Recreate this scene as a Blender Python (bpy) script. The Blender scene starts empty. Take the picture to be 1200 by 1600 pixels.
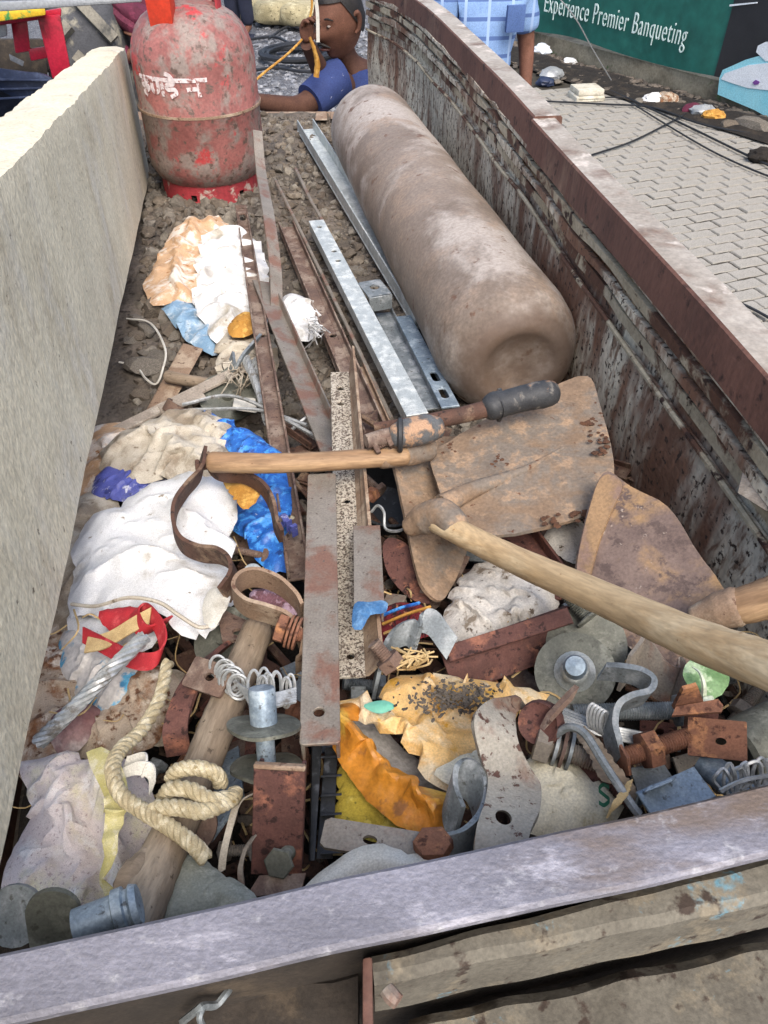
import bpy, bmesh, math, random
from mathutils import Vector as V, Matrix, noise, geometry
import numpy as np
random.seed(7)
S = bpy.context.scene
R = math.radians
# ---------------------------------------------------------------- camera, sky, sun, exposure
FPX, PITCH, CAMZ = 1209.0, R(42), 0.85
cam = bpy.data.cameras.new('camera'); camo = bpy.data.objects.new('camera', cam)
S.collection.objects.link(camo)
camo.location = (0, 0, CAMZ); camo.rotation_euler = (R(90) - PITCH, 0, 0)
cam.sensor_fit = 'VERTICAL'; cam.sensor_height = 36; cam.lens = FPX / 1600 * 36
cam.clip_start = 0.02; cam.clip_end = 500
S.camera = camo
W = bpy.data.worlds.new('World'); S.world = W; W.use_nodes = True
wn = W.node_tree; bg = wn.nodes['Background']
sky = wn.nodes.new('ShaderNodeTexSky'); sky.sky_type = 'NISHITA'; sky.sun_disc = False
SUN_EL, SUN_ROT = R(53), R(162)
sky.sun_elevation = SUN_EL; sky.sun_rotation = SUN_ROT
sky.air_density = 1.0; sky.dust_density = 3.8; sky.ozone_density = 0.6
wn.links.new(sky.outputs[0], bg.inputs[0]); bg.inputs[1].default_value = 0.15
sun = bpy.data.lights.new('sun', 'SUN'); suno = bpy.data.objects.new('sun', sun)
S.collection.objects.link(suno)
sun.energy = 1.25; sun.angle = R(30); sun.color = (1, 0.98, 0.95)
_d = V((math.sin(SUN_ROT) * math.cos(SUN_EL), math.cos(SUN_ROT) * math.cos(SUN_EL), math.sin(SUN_EL)))
suno.rotation_euler = _d.to_track_quat('Z', 'Y').to_euler()
S.cycles.max_bounces = 5; S.cycles.diffuse_bounces = 3; S.cycles.glossy_bounces = 2
S.view_settings.view_transform = 'Standard'; S.view_settings.look = 'None'
S.view_settings.gamma = 1; S.view_settings.exposure = 1.02; S.view_settings.use_curve_mapping = False

# ---------------------------------------------------------------- helpers
COL = S.collection
_c, _s = math.cos(PITCH), math.sin(PITCH)
def _ray(px, py):
    u = (px - 600) / FPX; v = (800 - py) / FPX
    return V((u, v * _s + _c, v * _c - _s))
def P(px, py, z):                      # survey point of the photograph at height z
    d = _ray(px, py); return V((0, 0, CAMZ)) + d * ((z - CAMZ) / d.z)
def PY(px, py, y):                     # survey point at distance y
    d = _ray(px, py); return V((0, 0, CAMZ)) + d * (y / d.y)
def PM(z, *pts): return [P(a, b, z) for a, b in pts]
def C(h, k=1.0):
    h = h.lstrip('#'); v = [int(h[i:i+2], 16) / 255 for i in (0, 2, 4)]
    return tuple(((x / 12.92) if x <= .04045 else ((x + .055) / 1.055) ** 2.4) * k for x in v) + (1,)
ORG = {}
def reg(o, org, parent):
    COL.objects.link(o); ORG[o] = V(org)
    if parent is not None:
        o.parent = parent; o.location = V(org) - ORG[parent]
    else: o.location = V(org)
def tag(o, label=None, cat=None, group=None, kind=None):
    if label: o['label'] = label
    if cat: o['category'] = cat
    if group: o['group'] = group
    if kind: o['kind'] = kind
    return o
def thing(name, loc, label, cat, group=None):
    o = bpy.data.objects.new(name, None); o.empty_display_size = .05
    reg(o, loc, None); return tag(o, label, cat, group)
def shade(me, ang=40):
    for p in me.polygons: p.use_smooth = True
    try: me.set_sharp_from_angle(angle=R(ang))
    except Exception: pass
def mk(name, vf, mat, parent=None, smooth=40, org=None, align=None):
    """vf = (verts in world metres, faces)"""
    vs, fs = vf
    if any(vs is q for q in SHARP): smooth = 26
    vs = [V(v) for v in vs]
    if org is None:
        if parent is not None: org = ORG[parent]
        else:
            n = len(vs); org = V((sum(v.x for v in vs) / n, sum(v.y for v in vs) / n, min(v.z for v in vs)))
    me = bpy.data.meshes.new(name); rot = None
    if align:
        fm = frame(*align); org = fm.translation.copy(); rot = fm.to_3x3(); ri = rot.inverted()
        me.from_pydata([tuple(ri @ (v - org)) for v in vs], [], fs)
    else: me.from_pydata([tuple(v - V(org)) for v in vs], [], fs)
    me.update()
    bm = bmesh.new(); bm.from_mesh(me); bmesh.ops.recalc_face_normals(bm, faces=bm.faces); bm.to_mesh(me); bm.free()
    if smooth: shade(me, smooth)
    o = bpy.data.objects.new(name, me)
    ms = mat if isinstance(mat, (list, tuple)) else [mat]
    for m in ms: me.materials.append(m)
    reg(o, org, parent)
    if rot: o.rotation_euler = rot.to_euler()
    return o
def join(*vfs):
    V_, F_ = [], []
    for vs, fs in vfs:
        n = len(V_); V_ += list(vs); F_ += [tuple(i + n for i in f) for f in fs]
    return V_, F_
def xf(vf, M): return [M @ V(v) for v in vf[0]], vf[1]
def frame(A, B, up=(0, 0, 1)):
    A = V(A); B = V(B); x = (B - A).normalized(); up = V(up)
    y = up.cross(x)
    if y.length < 1e-4: y = V((1, 0, 0)).cross(x)
    y.normalize(); z = x.cross(y)
    return Matrix(((x.x, y.x, z.x, A.x), (x.y, y.y, z.y, A.y), (x.z, y.z, z.z, A.z), (0, 0, 0, 1)))
def box(lo, hi):
    (a, b, c), (d, e, f) = lo, hi
    v = [(a,b,c),(d,b,c),(d,e,c),(a,e,c),(a,b,f),(d,b,f),(d,e,f),(a,e,f)]
    return v, [(0,3,2,1),(4,5,6,7),(0,1,5,4),(1,2,6,5),(2,3,7,6),(3,0,4,7)]
def bbox_(lo, hi, b=.003, seg=1):       # box with bevelled edges
    bm = bmesh.new(); v, f = box(lo, hi)
    bv = [bm.verts.new(x) for x in v]
    for q in f: bm.faces.new([bv[i] for i in q])
    bmesh.ops.bevel(bm, geom=list(bm.edges), offset=b, segments=seg, affect='EDGES', profile=.7)
    return unbm(bm)
def unbm(bm):
    bm.verts.index_update()
    r = [v.co.copy() for v in bm.verts], [tuple(v.index for v in f.verts) for f in bm.faces]
    bm.free(); return r
def hexa(c, b=0):                       # 8 corners in box() order, optional bevel
    bm = bmesh.new(); bv = [bm.verts.new(x) for x in c]
    for q in box((0,0,0),(1,1,1))[1]: bm.faces.new([bv[i] for i in q])
    bmesh.ops.recalc_face_normals(bm, faces=bm.faces)
    if b: bmesh.ops.bevel(bm, geom=list(bm.edges), offset=b, segments=2, affect='EDGES', profile=.6)
    return unbm(bm)
def smoothpts(pts, n=8, closed=False):
    pts = [V(p) for p in pts]
    if len(pts) < 3 or n <= 1: return pts
    out = []; N = len(pts)
    rng = range(N if closed else N - 1)
    for i in rng:
        p1, p2 = pts[i], pts[(i + 1) % N]
        p0 = pts[i - 1] if (i > 0 or closed) else p1 * 2 - p2
        p3 = pts[(i + 2) % N] if (i + 2 < N or closed) else p2 * 2 - p1
        for k in range(n):
            t = k / n
            out.append(.5 * ((2 * p1) + (p2 - p0) * t + (2 * p0 - 5 * p1 + 4 * p2 - p3) * t * t + (3 * p1 - p0 - 3 * p2 + p3) * t ** 3))
    if not closed: out.append(pts[-1])
    return out
def frames(pts, closed=False):
    T = []; n = len(pts)
    for i in range(n):
        a = pts[i - 1] if (i > 0 or closed) else pts[0]
        b = pts[(i + 1) % n] if (i < n - 1 or closed) else pts[-1]
        t = (b - a); T.append(t.normalized() if t.length > 1e-9 else V((0, 0, 1)))
    up = V((0, 0, 1)) if abs(T[0].z) < .9 else V((1, 0, 0))
    nrm = (up - T[0] * up.dot(T[0])).normalized(); out = []
    for t in T:
        nrm = (nrm - t * nrm.dot(t))
        nrm = nrm.normalized() if nrm.length > 1e-6 else t.orthogonal().normalized()
        out.append((t, nrm, t.cross(nrm)))
    return out
def tube(pts, r, seg=8, n=8, caps=True, closed=False, jit=0, round_end=False):
    raw = [V(p) for p in pts]
    sp = smoothpts(raw, n, closed); m = len(sp)
    if callable(r): rs = [r(i / (m - 1)) for i in range(m)]
    elif isinstance(r, (list, tuple)):
        rs = []
        for i in range(m):
            t = i / (m - 1) * (len(r) - 1); a = int(min(t, len(r) - 2)); f = t - a
            rs.append(r[a] * (1 - f) + r[a + 1] * f)
    else: rs = [r] * m
    if round_end:
        fr0 = frames(sp)
        a0, b0 = fr0[0][0], fr0[-1][0]; ra, rb = rs[0], rs[-1]
        pre = [(sp[0] - a0 * ra * math.sin(R(q)) * .6, ra * math.cos(R(q))) for q in (80, 50, 25)]
        post = [(sp[-1] + b0 * rb * math.sin(R(q)) * .6, rb * math.cos(R(q))) for q in (25, 50, 80)]
        sp = [x[0] for x in pre] + sp + [x[0] for x in post]; rs = [x[1] for x in pre] + rs + [x[1] for x in post]; m = len(sp)
    fr = frames(sp, closed); vs, fs = [], []
    for i, p in enumerate(sp):
        t, a, b = fr[i]
        for k in range(seg):
            q = 2 * math.pi * k / seg; rr = rs[i] * (1 + (random.uniform(-jit, jit) if jit else 0))
            vs.append(p + a * math.cos(q) * rr + b * math.sin(q) * rr)
    L = m if closed else m - 1
    for i in range(L):
        for k in range(seg):
            i2 = (i + 1) % m
            fs.append((i * seg + k, i * seg + (k + 1) % seg, i2 * seg + (k + 1) % seg, i2 * seg + k))
    if caps and not closed:
        fs.append(tuple(range(seg))[::-1]); fs.append(tuple((m - 1) * seg + k for k in range(seg)))
    return vs, fs
def strands(pts, R0, r, k=3, turns=10, seg=6, n=8, per=10, phase=0, closed=False):   # twisted rope / cable
    sp = smoothpts(pts, n); L = len(sp); fr = frames(sp); out = []
    N = max(int(turns * per), L)
    for j in range(k):
        q = []
        for i in range(N + 1):
            t = i / N * (L - 1); a = int(min(t, L - 2)); f = t - a
            p = sp[a].lerp(sp[a + 1], f); n1 = fr[a][1].lerp(fr[a + 1][1], f); n2 = fr[a][2].lerp(fr[a + 1][2], f)
            ang = 2 * math.pi * (turns * i / N + j / k) + phase
            q.append(p + (n1 * math.cos(ang) + n2 * math.sin(ang)) * R0)
        out.append(tube(q, r, seg, 1))
    return join(*out)
def lathe(A, axis, prof, seg=24, up=None, wob=0):     # prof: (distance along axis, radius)
    A = V(A); M = frame(A, A + V(axis).normalized(), up or ((0, 0, 1) if abs(V(axis).normalized().z) < .9 else (0, 1, 0)))
    vs, fs = [], []
    for (h, r) in prof:
        for k in range(seg):
            q = 2 * math.pi * k / seg; rr = r * (1 + wob * math.sin(2 * q + h * 9))
            vs.append(M @ V((h, math.cos(q) * rr, math.sin(q) * rr)))
    for i in range(len(prof) - 1):
        for k in range(seg):
            fs.append((i * seg + k, i * seg + (k + 1) % seg, (i + 1) * seg + (k + 1) % seg, (i + 1) * seg + k))
    if prof[0][1] > 1e-6: fs.append(tuple(range(seg)))
    if prof[-1][1] > 1e-6: fs.append(tuple((len(prof) - 1) * seg + k for k in range(seg)))
    return vs, fs
def strip(pts, wv, t, n=8, wob=0):     # bent flat band: path of its middle line, width vector(s), thickness
    sp = smoothpts(pts, n); m = len(sp); vs, fs = [], []
    for i, p in enumerate(sp):
        a = sp[max(i - 1, 0)]; b = sp[min(i + 1, m - 1)]; T = (b - a).normalized()
        if isinstance(wv, list):
            q = i / (m - 1) * (len(wv) - 1); k = int(min(q, len(wv) - 2)); w = V(wv[k]).lerp(V(wv[k + 1]), q - k)
        else: w = V(wv)
        nn = T.cross(w).normalized() * t / 2
        jw = w * (.5 + (random.uniform(-wob, wob) if wob else 0))
        vs += [p - jw - nn, p + jw - nn, p + jw + nn, p - jw + nn]
    for i in range(m - 1):
        for k in range(4): fs.append((i*4+k, i*4+(k+1)%4, (i+1)*4+(k+1)%4, (i+1)*4+k))
    fs += [(0,1,2,3), tuple((m-1)*4+k for k in range(4))[::-1]]
    return vs, fs
def circ(x, y, r, n=14, ry=None, rot=0): return [(x + r*math.cos(2*math.pi*i/n), y + (ry or r)*math.sin(2*math.pi*i/n)) for i in range(n)]
def slot(x, y, L, r, n=7):
    return [(x + L/2 + r*math.cos(R(-90+180*i/(n-1))), y + r*math.sin(R(-90+180*i/(n-1)))) for i in range(n)] + \
           [(x - L/2 + r*math.cos(R(90+180*i/(n-1))), y + r*math.sin(R(90+180*i/(n-1)))) for i in range(n)]
def plate(outline, holes=(), t=.004, bev=0):          # flat plate in local xy, real through holes
    cu = bpy.data.curves.new('t', 'CURVE'); cu.dimensions = '2D'; cu.fill_mode = 'BOTH'; cu.extrude = t / 2 - bev; cu.bevel_depth = bev; cu.bevel_resolution = 0
    for pl in [outline] + list(holes):
        s = cu.splines.new('POLY'); s.points.add(len(pl) - 1); s.use_cyclic_u = True
        for i, (x, y) in enumerate(pl): s.points[i].co = (x, y, 0, 1)
    o = bpy.data.objects.new('t', cu); me = bpy.data.meshes.new_from_object(o)
    r = [v.co.copy() for v in me.vertices], [tuple(p.vertices) for p in me.polygons]
    bpy.data.objects.remove(o); bpy.data.curves.remove(cu); bpy.data.meshes.remove(me); return r
def rrect(L, w, r=.0, x0=0):
    if not r: return [(x0, -w/2), (x0+L, -w/2), (x0+L, w/2), (x0, w/2)]
    o = []
    for cx, cy, a in ((x0+L-r, -w/2+r, -90), (x0+L-r, w/2-r, 0), (x0+r, w/2-r, 90), (x0+r, -w/2+r, 180)):
        for k in range(5): o.append((cx + r*math.cos(R(a+k*22.5)), cy + r*math.sin(R(a+k*22.5))))
    return o
def warp(vf, k, seed=0):                # slow bends so that nothing is ruler straight
    o = V((seed * 3.1, seed * 1.7, 0))
    return [V(v) + noise.noise_vector(V(v) * 3 + o) * k for v in vf[0]], vf[1]
def section(A, B, w, f1, f2, t=.004, up=(0, 0, 1), holes=(), r=0, fl=None, seg=10, bend=0):
    """rolled steel section: web of width w facing `up`, flanges f1 (+side) f2 (-side), negative hangs down"""
    A = V(A); B = V(B); L = (B - A).length; M = frame(A, B, up)
    ps = [plate(rrect(L, w, r), holes, t, t * .18)]
    for f, sgn in ((f1, 1), (f2, -1)):
        if f:
            x0, x1 = (fl if fl else (0, L))
            z0, z1 = (t * .5, f) if f > 0 else (f, -t * .5)
            y0, y1 = (w/2 - t, w/2 - .0003) if sgn > 0 else (-w/2 + .0003, -w/2 + t)
            for i in range(seg):
                pass
            ps.append(bbox_((x0 + .0004, y0, z0), (x1 - .0004, y1, z1), t * .18))
    vf = xf(join(*ps), M)
    return warp(vf, bend, A.x * 10) if bend else vf
def hexbolt(A, axis, r=.008, L=.06, head=.008, nut=None, washers=()):
    A = V(A); ax = V(axis).normalized(); out = [lathe(A, ax, [(0, r*1.75), (.001, r*1.95), (head-.001, r*1.95), (head, r*1.8)], 6)]
    pr = [(head, r)]; h = head
    while h < L: pr += [(h, r), (h + .0012, r * .86), (h + .0024, r)]; h += .0024
    pr.append((L, r * .7)); out.append(lathe(A, ax, pr, 12))
    if nut: out.append(lathe(A + ax * nut, ax, [(0, r*1.75), (.001, r*1.95), (r*1.6, r*1.95), (r*1.6+.001, r*1.75)], 6))
    for w in washers: out.append(lathe(A + ax * w, ax, [(0, r*1.1), (0, r*2.2), (.0022, r*2.2), (.0022, r*1.1)], 20))
    return join(*out)
def stone_mesh(name, k, mat, flat=.7):
    bm = bmesh.new(); bmesh.ops.create_icosphere(bm, subdivisions=2, radius=1)
    rr = random.Random(k); cuts = [(V((rr.gauss(0,1), rr.gauss(0,1), rr.gauss(0,1))).normalized(), rr.uniform(.5, .85)) for _ in range(9)]
    sx, sy = rr.uniform(.8, 1.2), rr.uniform(.65, 1)
    for v in bm.verts:
        for nv, d in cuts:
            q = v.co.dot(nv) - d
            if q > 0: v.co -= nv * q
        v.co *= 1 + .1 * noise.noise(v.co * 2 + V((k, 0, 0)))
        v.co = V((v.co.x * sx, v.co.y * sy, v.co.z * flat))
    me = bpy.data.meshes.new(name); bm.to_mesh(me); bm.free(); me.materials.append(mat); shade(me, 28); return me
def cdt_fill(poly, step, seed=0):
    """2-D polygon -> triangulated points with even interior spacing"""
    rr = random.Random(seed); bd = []
    n = len(poly)
    for i in range(n):
        a = V(poly[i]); b = V(poly[(i+1) % n]); k = max(1, int((b - a).length / step))
        for j in range(k): bd.append(a.lerp(b, j / k))
    xs = [p.x for p in bd]; ys = [p.y for p in bd]; pts = []; row = 0
    y = min(ys)
    while y < max(ys):
        x = min(xs) + (step / 2 if row % 2 else 0)
        while x < max(xs):
            q = V((x + rr.uniform(-.15, .15) * step, y + rr.uniform(-.15, .15) * step))
            if inpoly(q, bd) and edged(q, bd) > step * .55: pts.append(q)
            x += step
        y += step * .87; row += 1
    nb = len(bd)
    r = geometry.delaunay_2d_cdt(bd + pts, [(i, (i+1) % nb) for i in range(nb)], [list(range(nb))], 1, 1e-7)
    return [V((v.x, v.y)) for v in r[0]], [tuple(f) for f in r[2]], bd
def inpoly(q, pl):
    c = False; j = len(pl) - 1
    for i in range(len(pl)):
        a, b = pl[i], pl[j]
        if (a.y > q.y) != (b.y > q.y) and q.x < (b.x - a.x) * (q.y - a.y) / (b.y - a.y) + a.x: c = not c
        j = i
    return c
def edged(q, pl):
    m = 1e9
    for i in range(len(pl)):
        a = pl[i]; b = pl[(i+1) % len(pl)]; d = b - a; l = d.length_squared
        t = 0 if l < 1e-12 else max(0, min(1, (q - a).dot(d) / l)); m = min(m, (q - a - d * t).length)
    return m
def crumple(x, y, k=0, fine=1.0):       # faceted creases of stiff plastic cloth
    h = 0
    for o, (f, g) in enumerate(((11, .5), (26, .34), (58, .2 * fine))):
        wx = noise.noise(V((x * f * .5, y * f * .5, k + o))) * .6; wy = noise.noise(V((x * f * .5, y * f * .5, k + o + 9))) * .6
        d, _ = noise.voronoi(V((x * f + wx, (y * f + wy) * .7, k * 1.3 + o * 5)))
        h += g * (d[0] * 2.2 - 1.0) + g * .7 * (abs(noise.noise(V((x * f * .6, y * f * .6, k + 20 + o)))) * 2 - .6)
    return h
def loop_sub(X, f):                    # one round of Loop subdivision
    opp = {}
    for t in f:
        for i in range(3):
            a, b, c = t[i], t[(i+1) % 3], t[(i+2) % 3]; opp.setdefault((min(a, b), max(a, b)), []).append(c)
    N = len(X); keys = list(opp); idx = {k: N + i for i, k in enumerate(keys)}
    E = np.array(keys); inn = np.array([len(opp[k]) == 2 for k in keys]); O = np.array([opp[k] if len(opp[k]) == 2 else [k[0], k[1]] for k in keys])
    mid_ = (X[E[:, 0]] + X[E[:, 1]]) * .5; sm_ = (X[E[:, 0]] + X[E[:, 1]]) * .375 + (X[O[:, 0]] + X[O[:, 1]]) * .125
    M_ = np.where(inn[:, None], sm_, mid_); bnd = np.zeros(N, bool); bnd[E[~inn].ravel()] = True
    val = np.bincount(E[:, 0], minlength=N) + np.bincount(E[:, 1], minlength=N); S_ = np.zeros_like(X)
    for q in range(3): S_[:, q] = np.bincount(E[:, 0], X[E[:, 1], q], N) + np.bincount(E[:, 1], X[E[:, 0], q], N)
    X2 = np.where(bnd[:, None], X, X * .625 + .375 * S_ / np.maximum(val, 1)[:, None])
    F2 = []
    for a, b, c in f:
        ab, bc, ca = idx[(min(a, b), max(a, b))], idx[(min(b, c), max(b, c))], idx[(min(c, a), max(c, a))]
        F2 += [(a, ab, ca), (ab, b, bc), (ca, bc, c), (ab, bc, ca)]
    return np.concatenate([X2, M_]), F2
def sack(px, z, puff=.03, wr=.012, step=.008, drop=.05, seed=0, tilt=None, edge=.03, fold=None, fine=1.0, n=3, th=.0006, nc=None, ex=.32, it=120, kb=.45):
    """slack plastic cloth: outline (photo position) with heights; the sheet has spare area and is relaxed onto the heap so that it buckles into folds"""
    zs = z if isinstance(z, (list, tuple)) else [z] * len(px)
    pts3 = smoothpts([P(a, b, q) for (a, b), q in zip(px, zs)], n, True)
    rr = random.Random(seed * 7 + 1)
    cx = sum(p.x for p in pts3) / len(pts3); cy = sum(p.y for p in pts3) / len(pts3)
    size = max((V((p.x - cx, p.y - cy))).length for p in pts3)
    for i, p in enumerate(pts3):
        k_ = 1 + .08 * noise.noise(V((p.x * 30, p.y * 30, seed))) + rr.uniform(-.03, .03)
        p.x = cx + (p.x - cx) * k_; p.y = cy + (p.y - cy) * k_
    poly = [V((p.x, p.y)) for p in pts3]
    step = max(min(step, size / 14), .0028)
    v2, f, bd = cdt_fill(poly, step, seed)
    pz = [p.z for p in pts3]; fl = []; em = []
    for q in v2:
        ws = [1 / ((q.x - p.x) ** 2 + (q.y - p.y) ** 2 + 1e-5) for p in pts3]
        h0 = sum(w * p for w, p in zip(ws, pz)) / sum(ws)
        e = edged(q, poly); m = 1 - math.exp(-e / edge); em.append(e)
        h = h0 + puff * .4 * m - drop * .16 * math.exp(-e / (edge * .35)) + wr * .55 * crumple(q.x, q.y, seed, .3)
        if fold:
            for (ax, ay, bx, by, amp, wd) in fold:
                a = P(ax, ay, h0); b = P(bx, by, h0); a2 = V((a.x, a.y)); d = V((b.x, b.y)) - a2
                tt = max(0, min(1, (q - a2).dot(d) / d.length_squared)); dist = (q - a2 - d * tt).length
                h += amp * max(0, 1 - dist / (wd * 1.6)) * (1 - .5 * abs(tt * 2 - 1))
        fl.append(h)
    X = np.array([[q.x, q.y, h] for q, h in zip(v2, fl)]); X0 = X.copy(); fl = np.array(fl); em = np.array(em)
    rs = np.random.RandomState(seed + 5); X[:, 2] += .002 + rs.rand(len(X)) * step * .9
    ed = set(); opp = {}
    for t in f:
        for i in range(3):
            a, b, c = t[i], t[(i+1) % 3], t[(i+2) % 3]; k_ = (min(a, b), max(a, b)); ed.add(k_); opp.setdefault(k_, []).append(c)
    E1 = np.array(sorted(ed)); E2 = np.array([tuple(v) for v in opp.values() if len(v) == 2])
    # spare cloth mostly across one direction, so folds line up
    an = rr.uniform(0, 3.14); dv = np.array([math.cos(an), math.sin(an)])
    def rest(E):
        d = X0[E[:, 1]] - X0[E[:, 0]]; L = np.linalg.norm(d, axis=1); c2 = ((d[:, :2] @ dv) / np.maximum(L, 1e-9)) ** 2
        return L * (1 + ex * (.45 + .85 * c2))
    I = np.concatenate([E1, E2]); Rr = np.concatenate([rest(E1), rest(E2)]); K_ = np.concatenate([np.full(len(E1), 1.0), np.full(len(E2), kb)])
    N = len(X); cnt = np.bincount(I[:, 0], K_, N) + np.bincount(I[:, 1], K_, N) + .3
    pin = np.where(em < step * .4, .06, .012)[:, None]; vel = np.zeros_like(X)
    for _ in range(it):
        Y = X + vel * .85; Y[:, 2] -= .00025
        for __ in range(2):
            d = Y[I[:, 1]] - Y[I[:, 0]]; L = np.linalg.norm(d, axis=1) + 1e-9; c = (d * ((L - Rr) / L * .5 * K_)[:, None])
            for q in range(3): Y[:, q] += 1.5 * (np.bincount(I[:, 0], c[:, q], N) - np.bincount(I[:, 1], c[:, q], N)) / cnt
        Y[:, :2] += (X0[:, :2] - Y[:, :2]) * pin
        Y[:, 2] = np.clip(Y[:, 2], fl, fl + .011 + size * .06)
        vel = np.clip(Y - X, -.003, .003); X = Y
    X, f = loop_sub(X, f)
    r = solid([V(v) for v in X], f, th); SHARP.append(r[0]); return r
def bunched(pts, r, seg=22, n=10, seed=0):   # gathered roll of cloth: lengthwise pleats that twist slowly
    sp = smoothpts(pts, n); fr = frames(sp); m = len(sp); vs, fs = [], []; rr = random.Random(seed)
    am = [(rr.randint(3, 9), rr.uniform(.06, .2), rr.uniform(0, 6), rr.uniform(-2, 2)) for _ in range(4)]
    for i, p in enumerate(sp):
        t = i / (m - 1) * (len(r) - 1); a = int(min(t, len(r) - 2)); r0 = r[a] * (1 - t + a) + r[a+1] * (t - a)
        for k in range(seg):
            q = 2 * math.pi * k / seg; g = 1 + sum(A * abs(math.sin(F * q / 2 + ph + tw * i / m * 3)) for F, A, ph, tw in am) - .25 + .18 * noise.noise(V((math.cos(q), math.sin(q), i * .35 + seed)))
            vs.append(p + (fr[i][1] * math.cos(q) + fr[i][2] * math.sin(q)) * r0 * g)
    for i in range(m - 1):
        for k in range(seg): fs.append((i*seg+k, i*seg+(k+1)%seg, (i+1)*seg+(k+1)%seg, (i+1)*seg+k))
    fs += [tuple(range(seg))[::-1], tuple((m-1)*seg+k for k in range(seg))]
    return vs, fs
def solid(vs, fs, th):                  # give a sheet real thickness
    bm = bmesh.new(); bv = [bm.verts.new(v) for v in vs]
    for f in fs:
        try: bm.faces.new([bv[i] for i in f])
        except Exception: pass
    bmesh.ops.recalc_face_normals(bm, faces=bm.faces); bm.normal_update()
    nr = [v.normal.copy() for v in bv]
    ed = [(e.verts[0].index, e.verts[1].index) for e in bm.edges if e.is_boundary] if not bm.verts.index_update() else []
    bm.free(); n = len(vs); sgn = -1 if sum(x.z for x in nr) > 0 else 1
    v2 = list(vs) + [v + k * th * sgn for v, k in zip(vs, nr)]
    f2 = list(fs) + [tuple(i + n for i in f)[::-1] for f in fs] + [(a, b, b + n, a + n) for a, b in ed]
    return v2, f2

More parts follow.
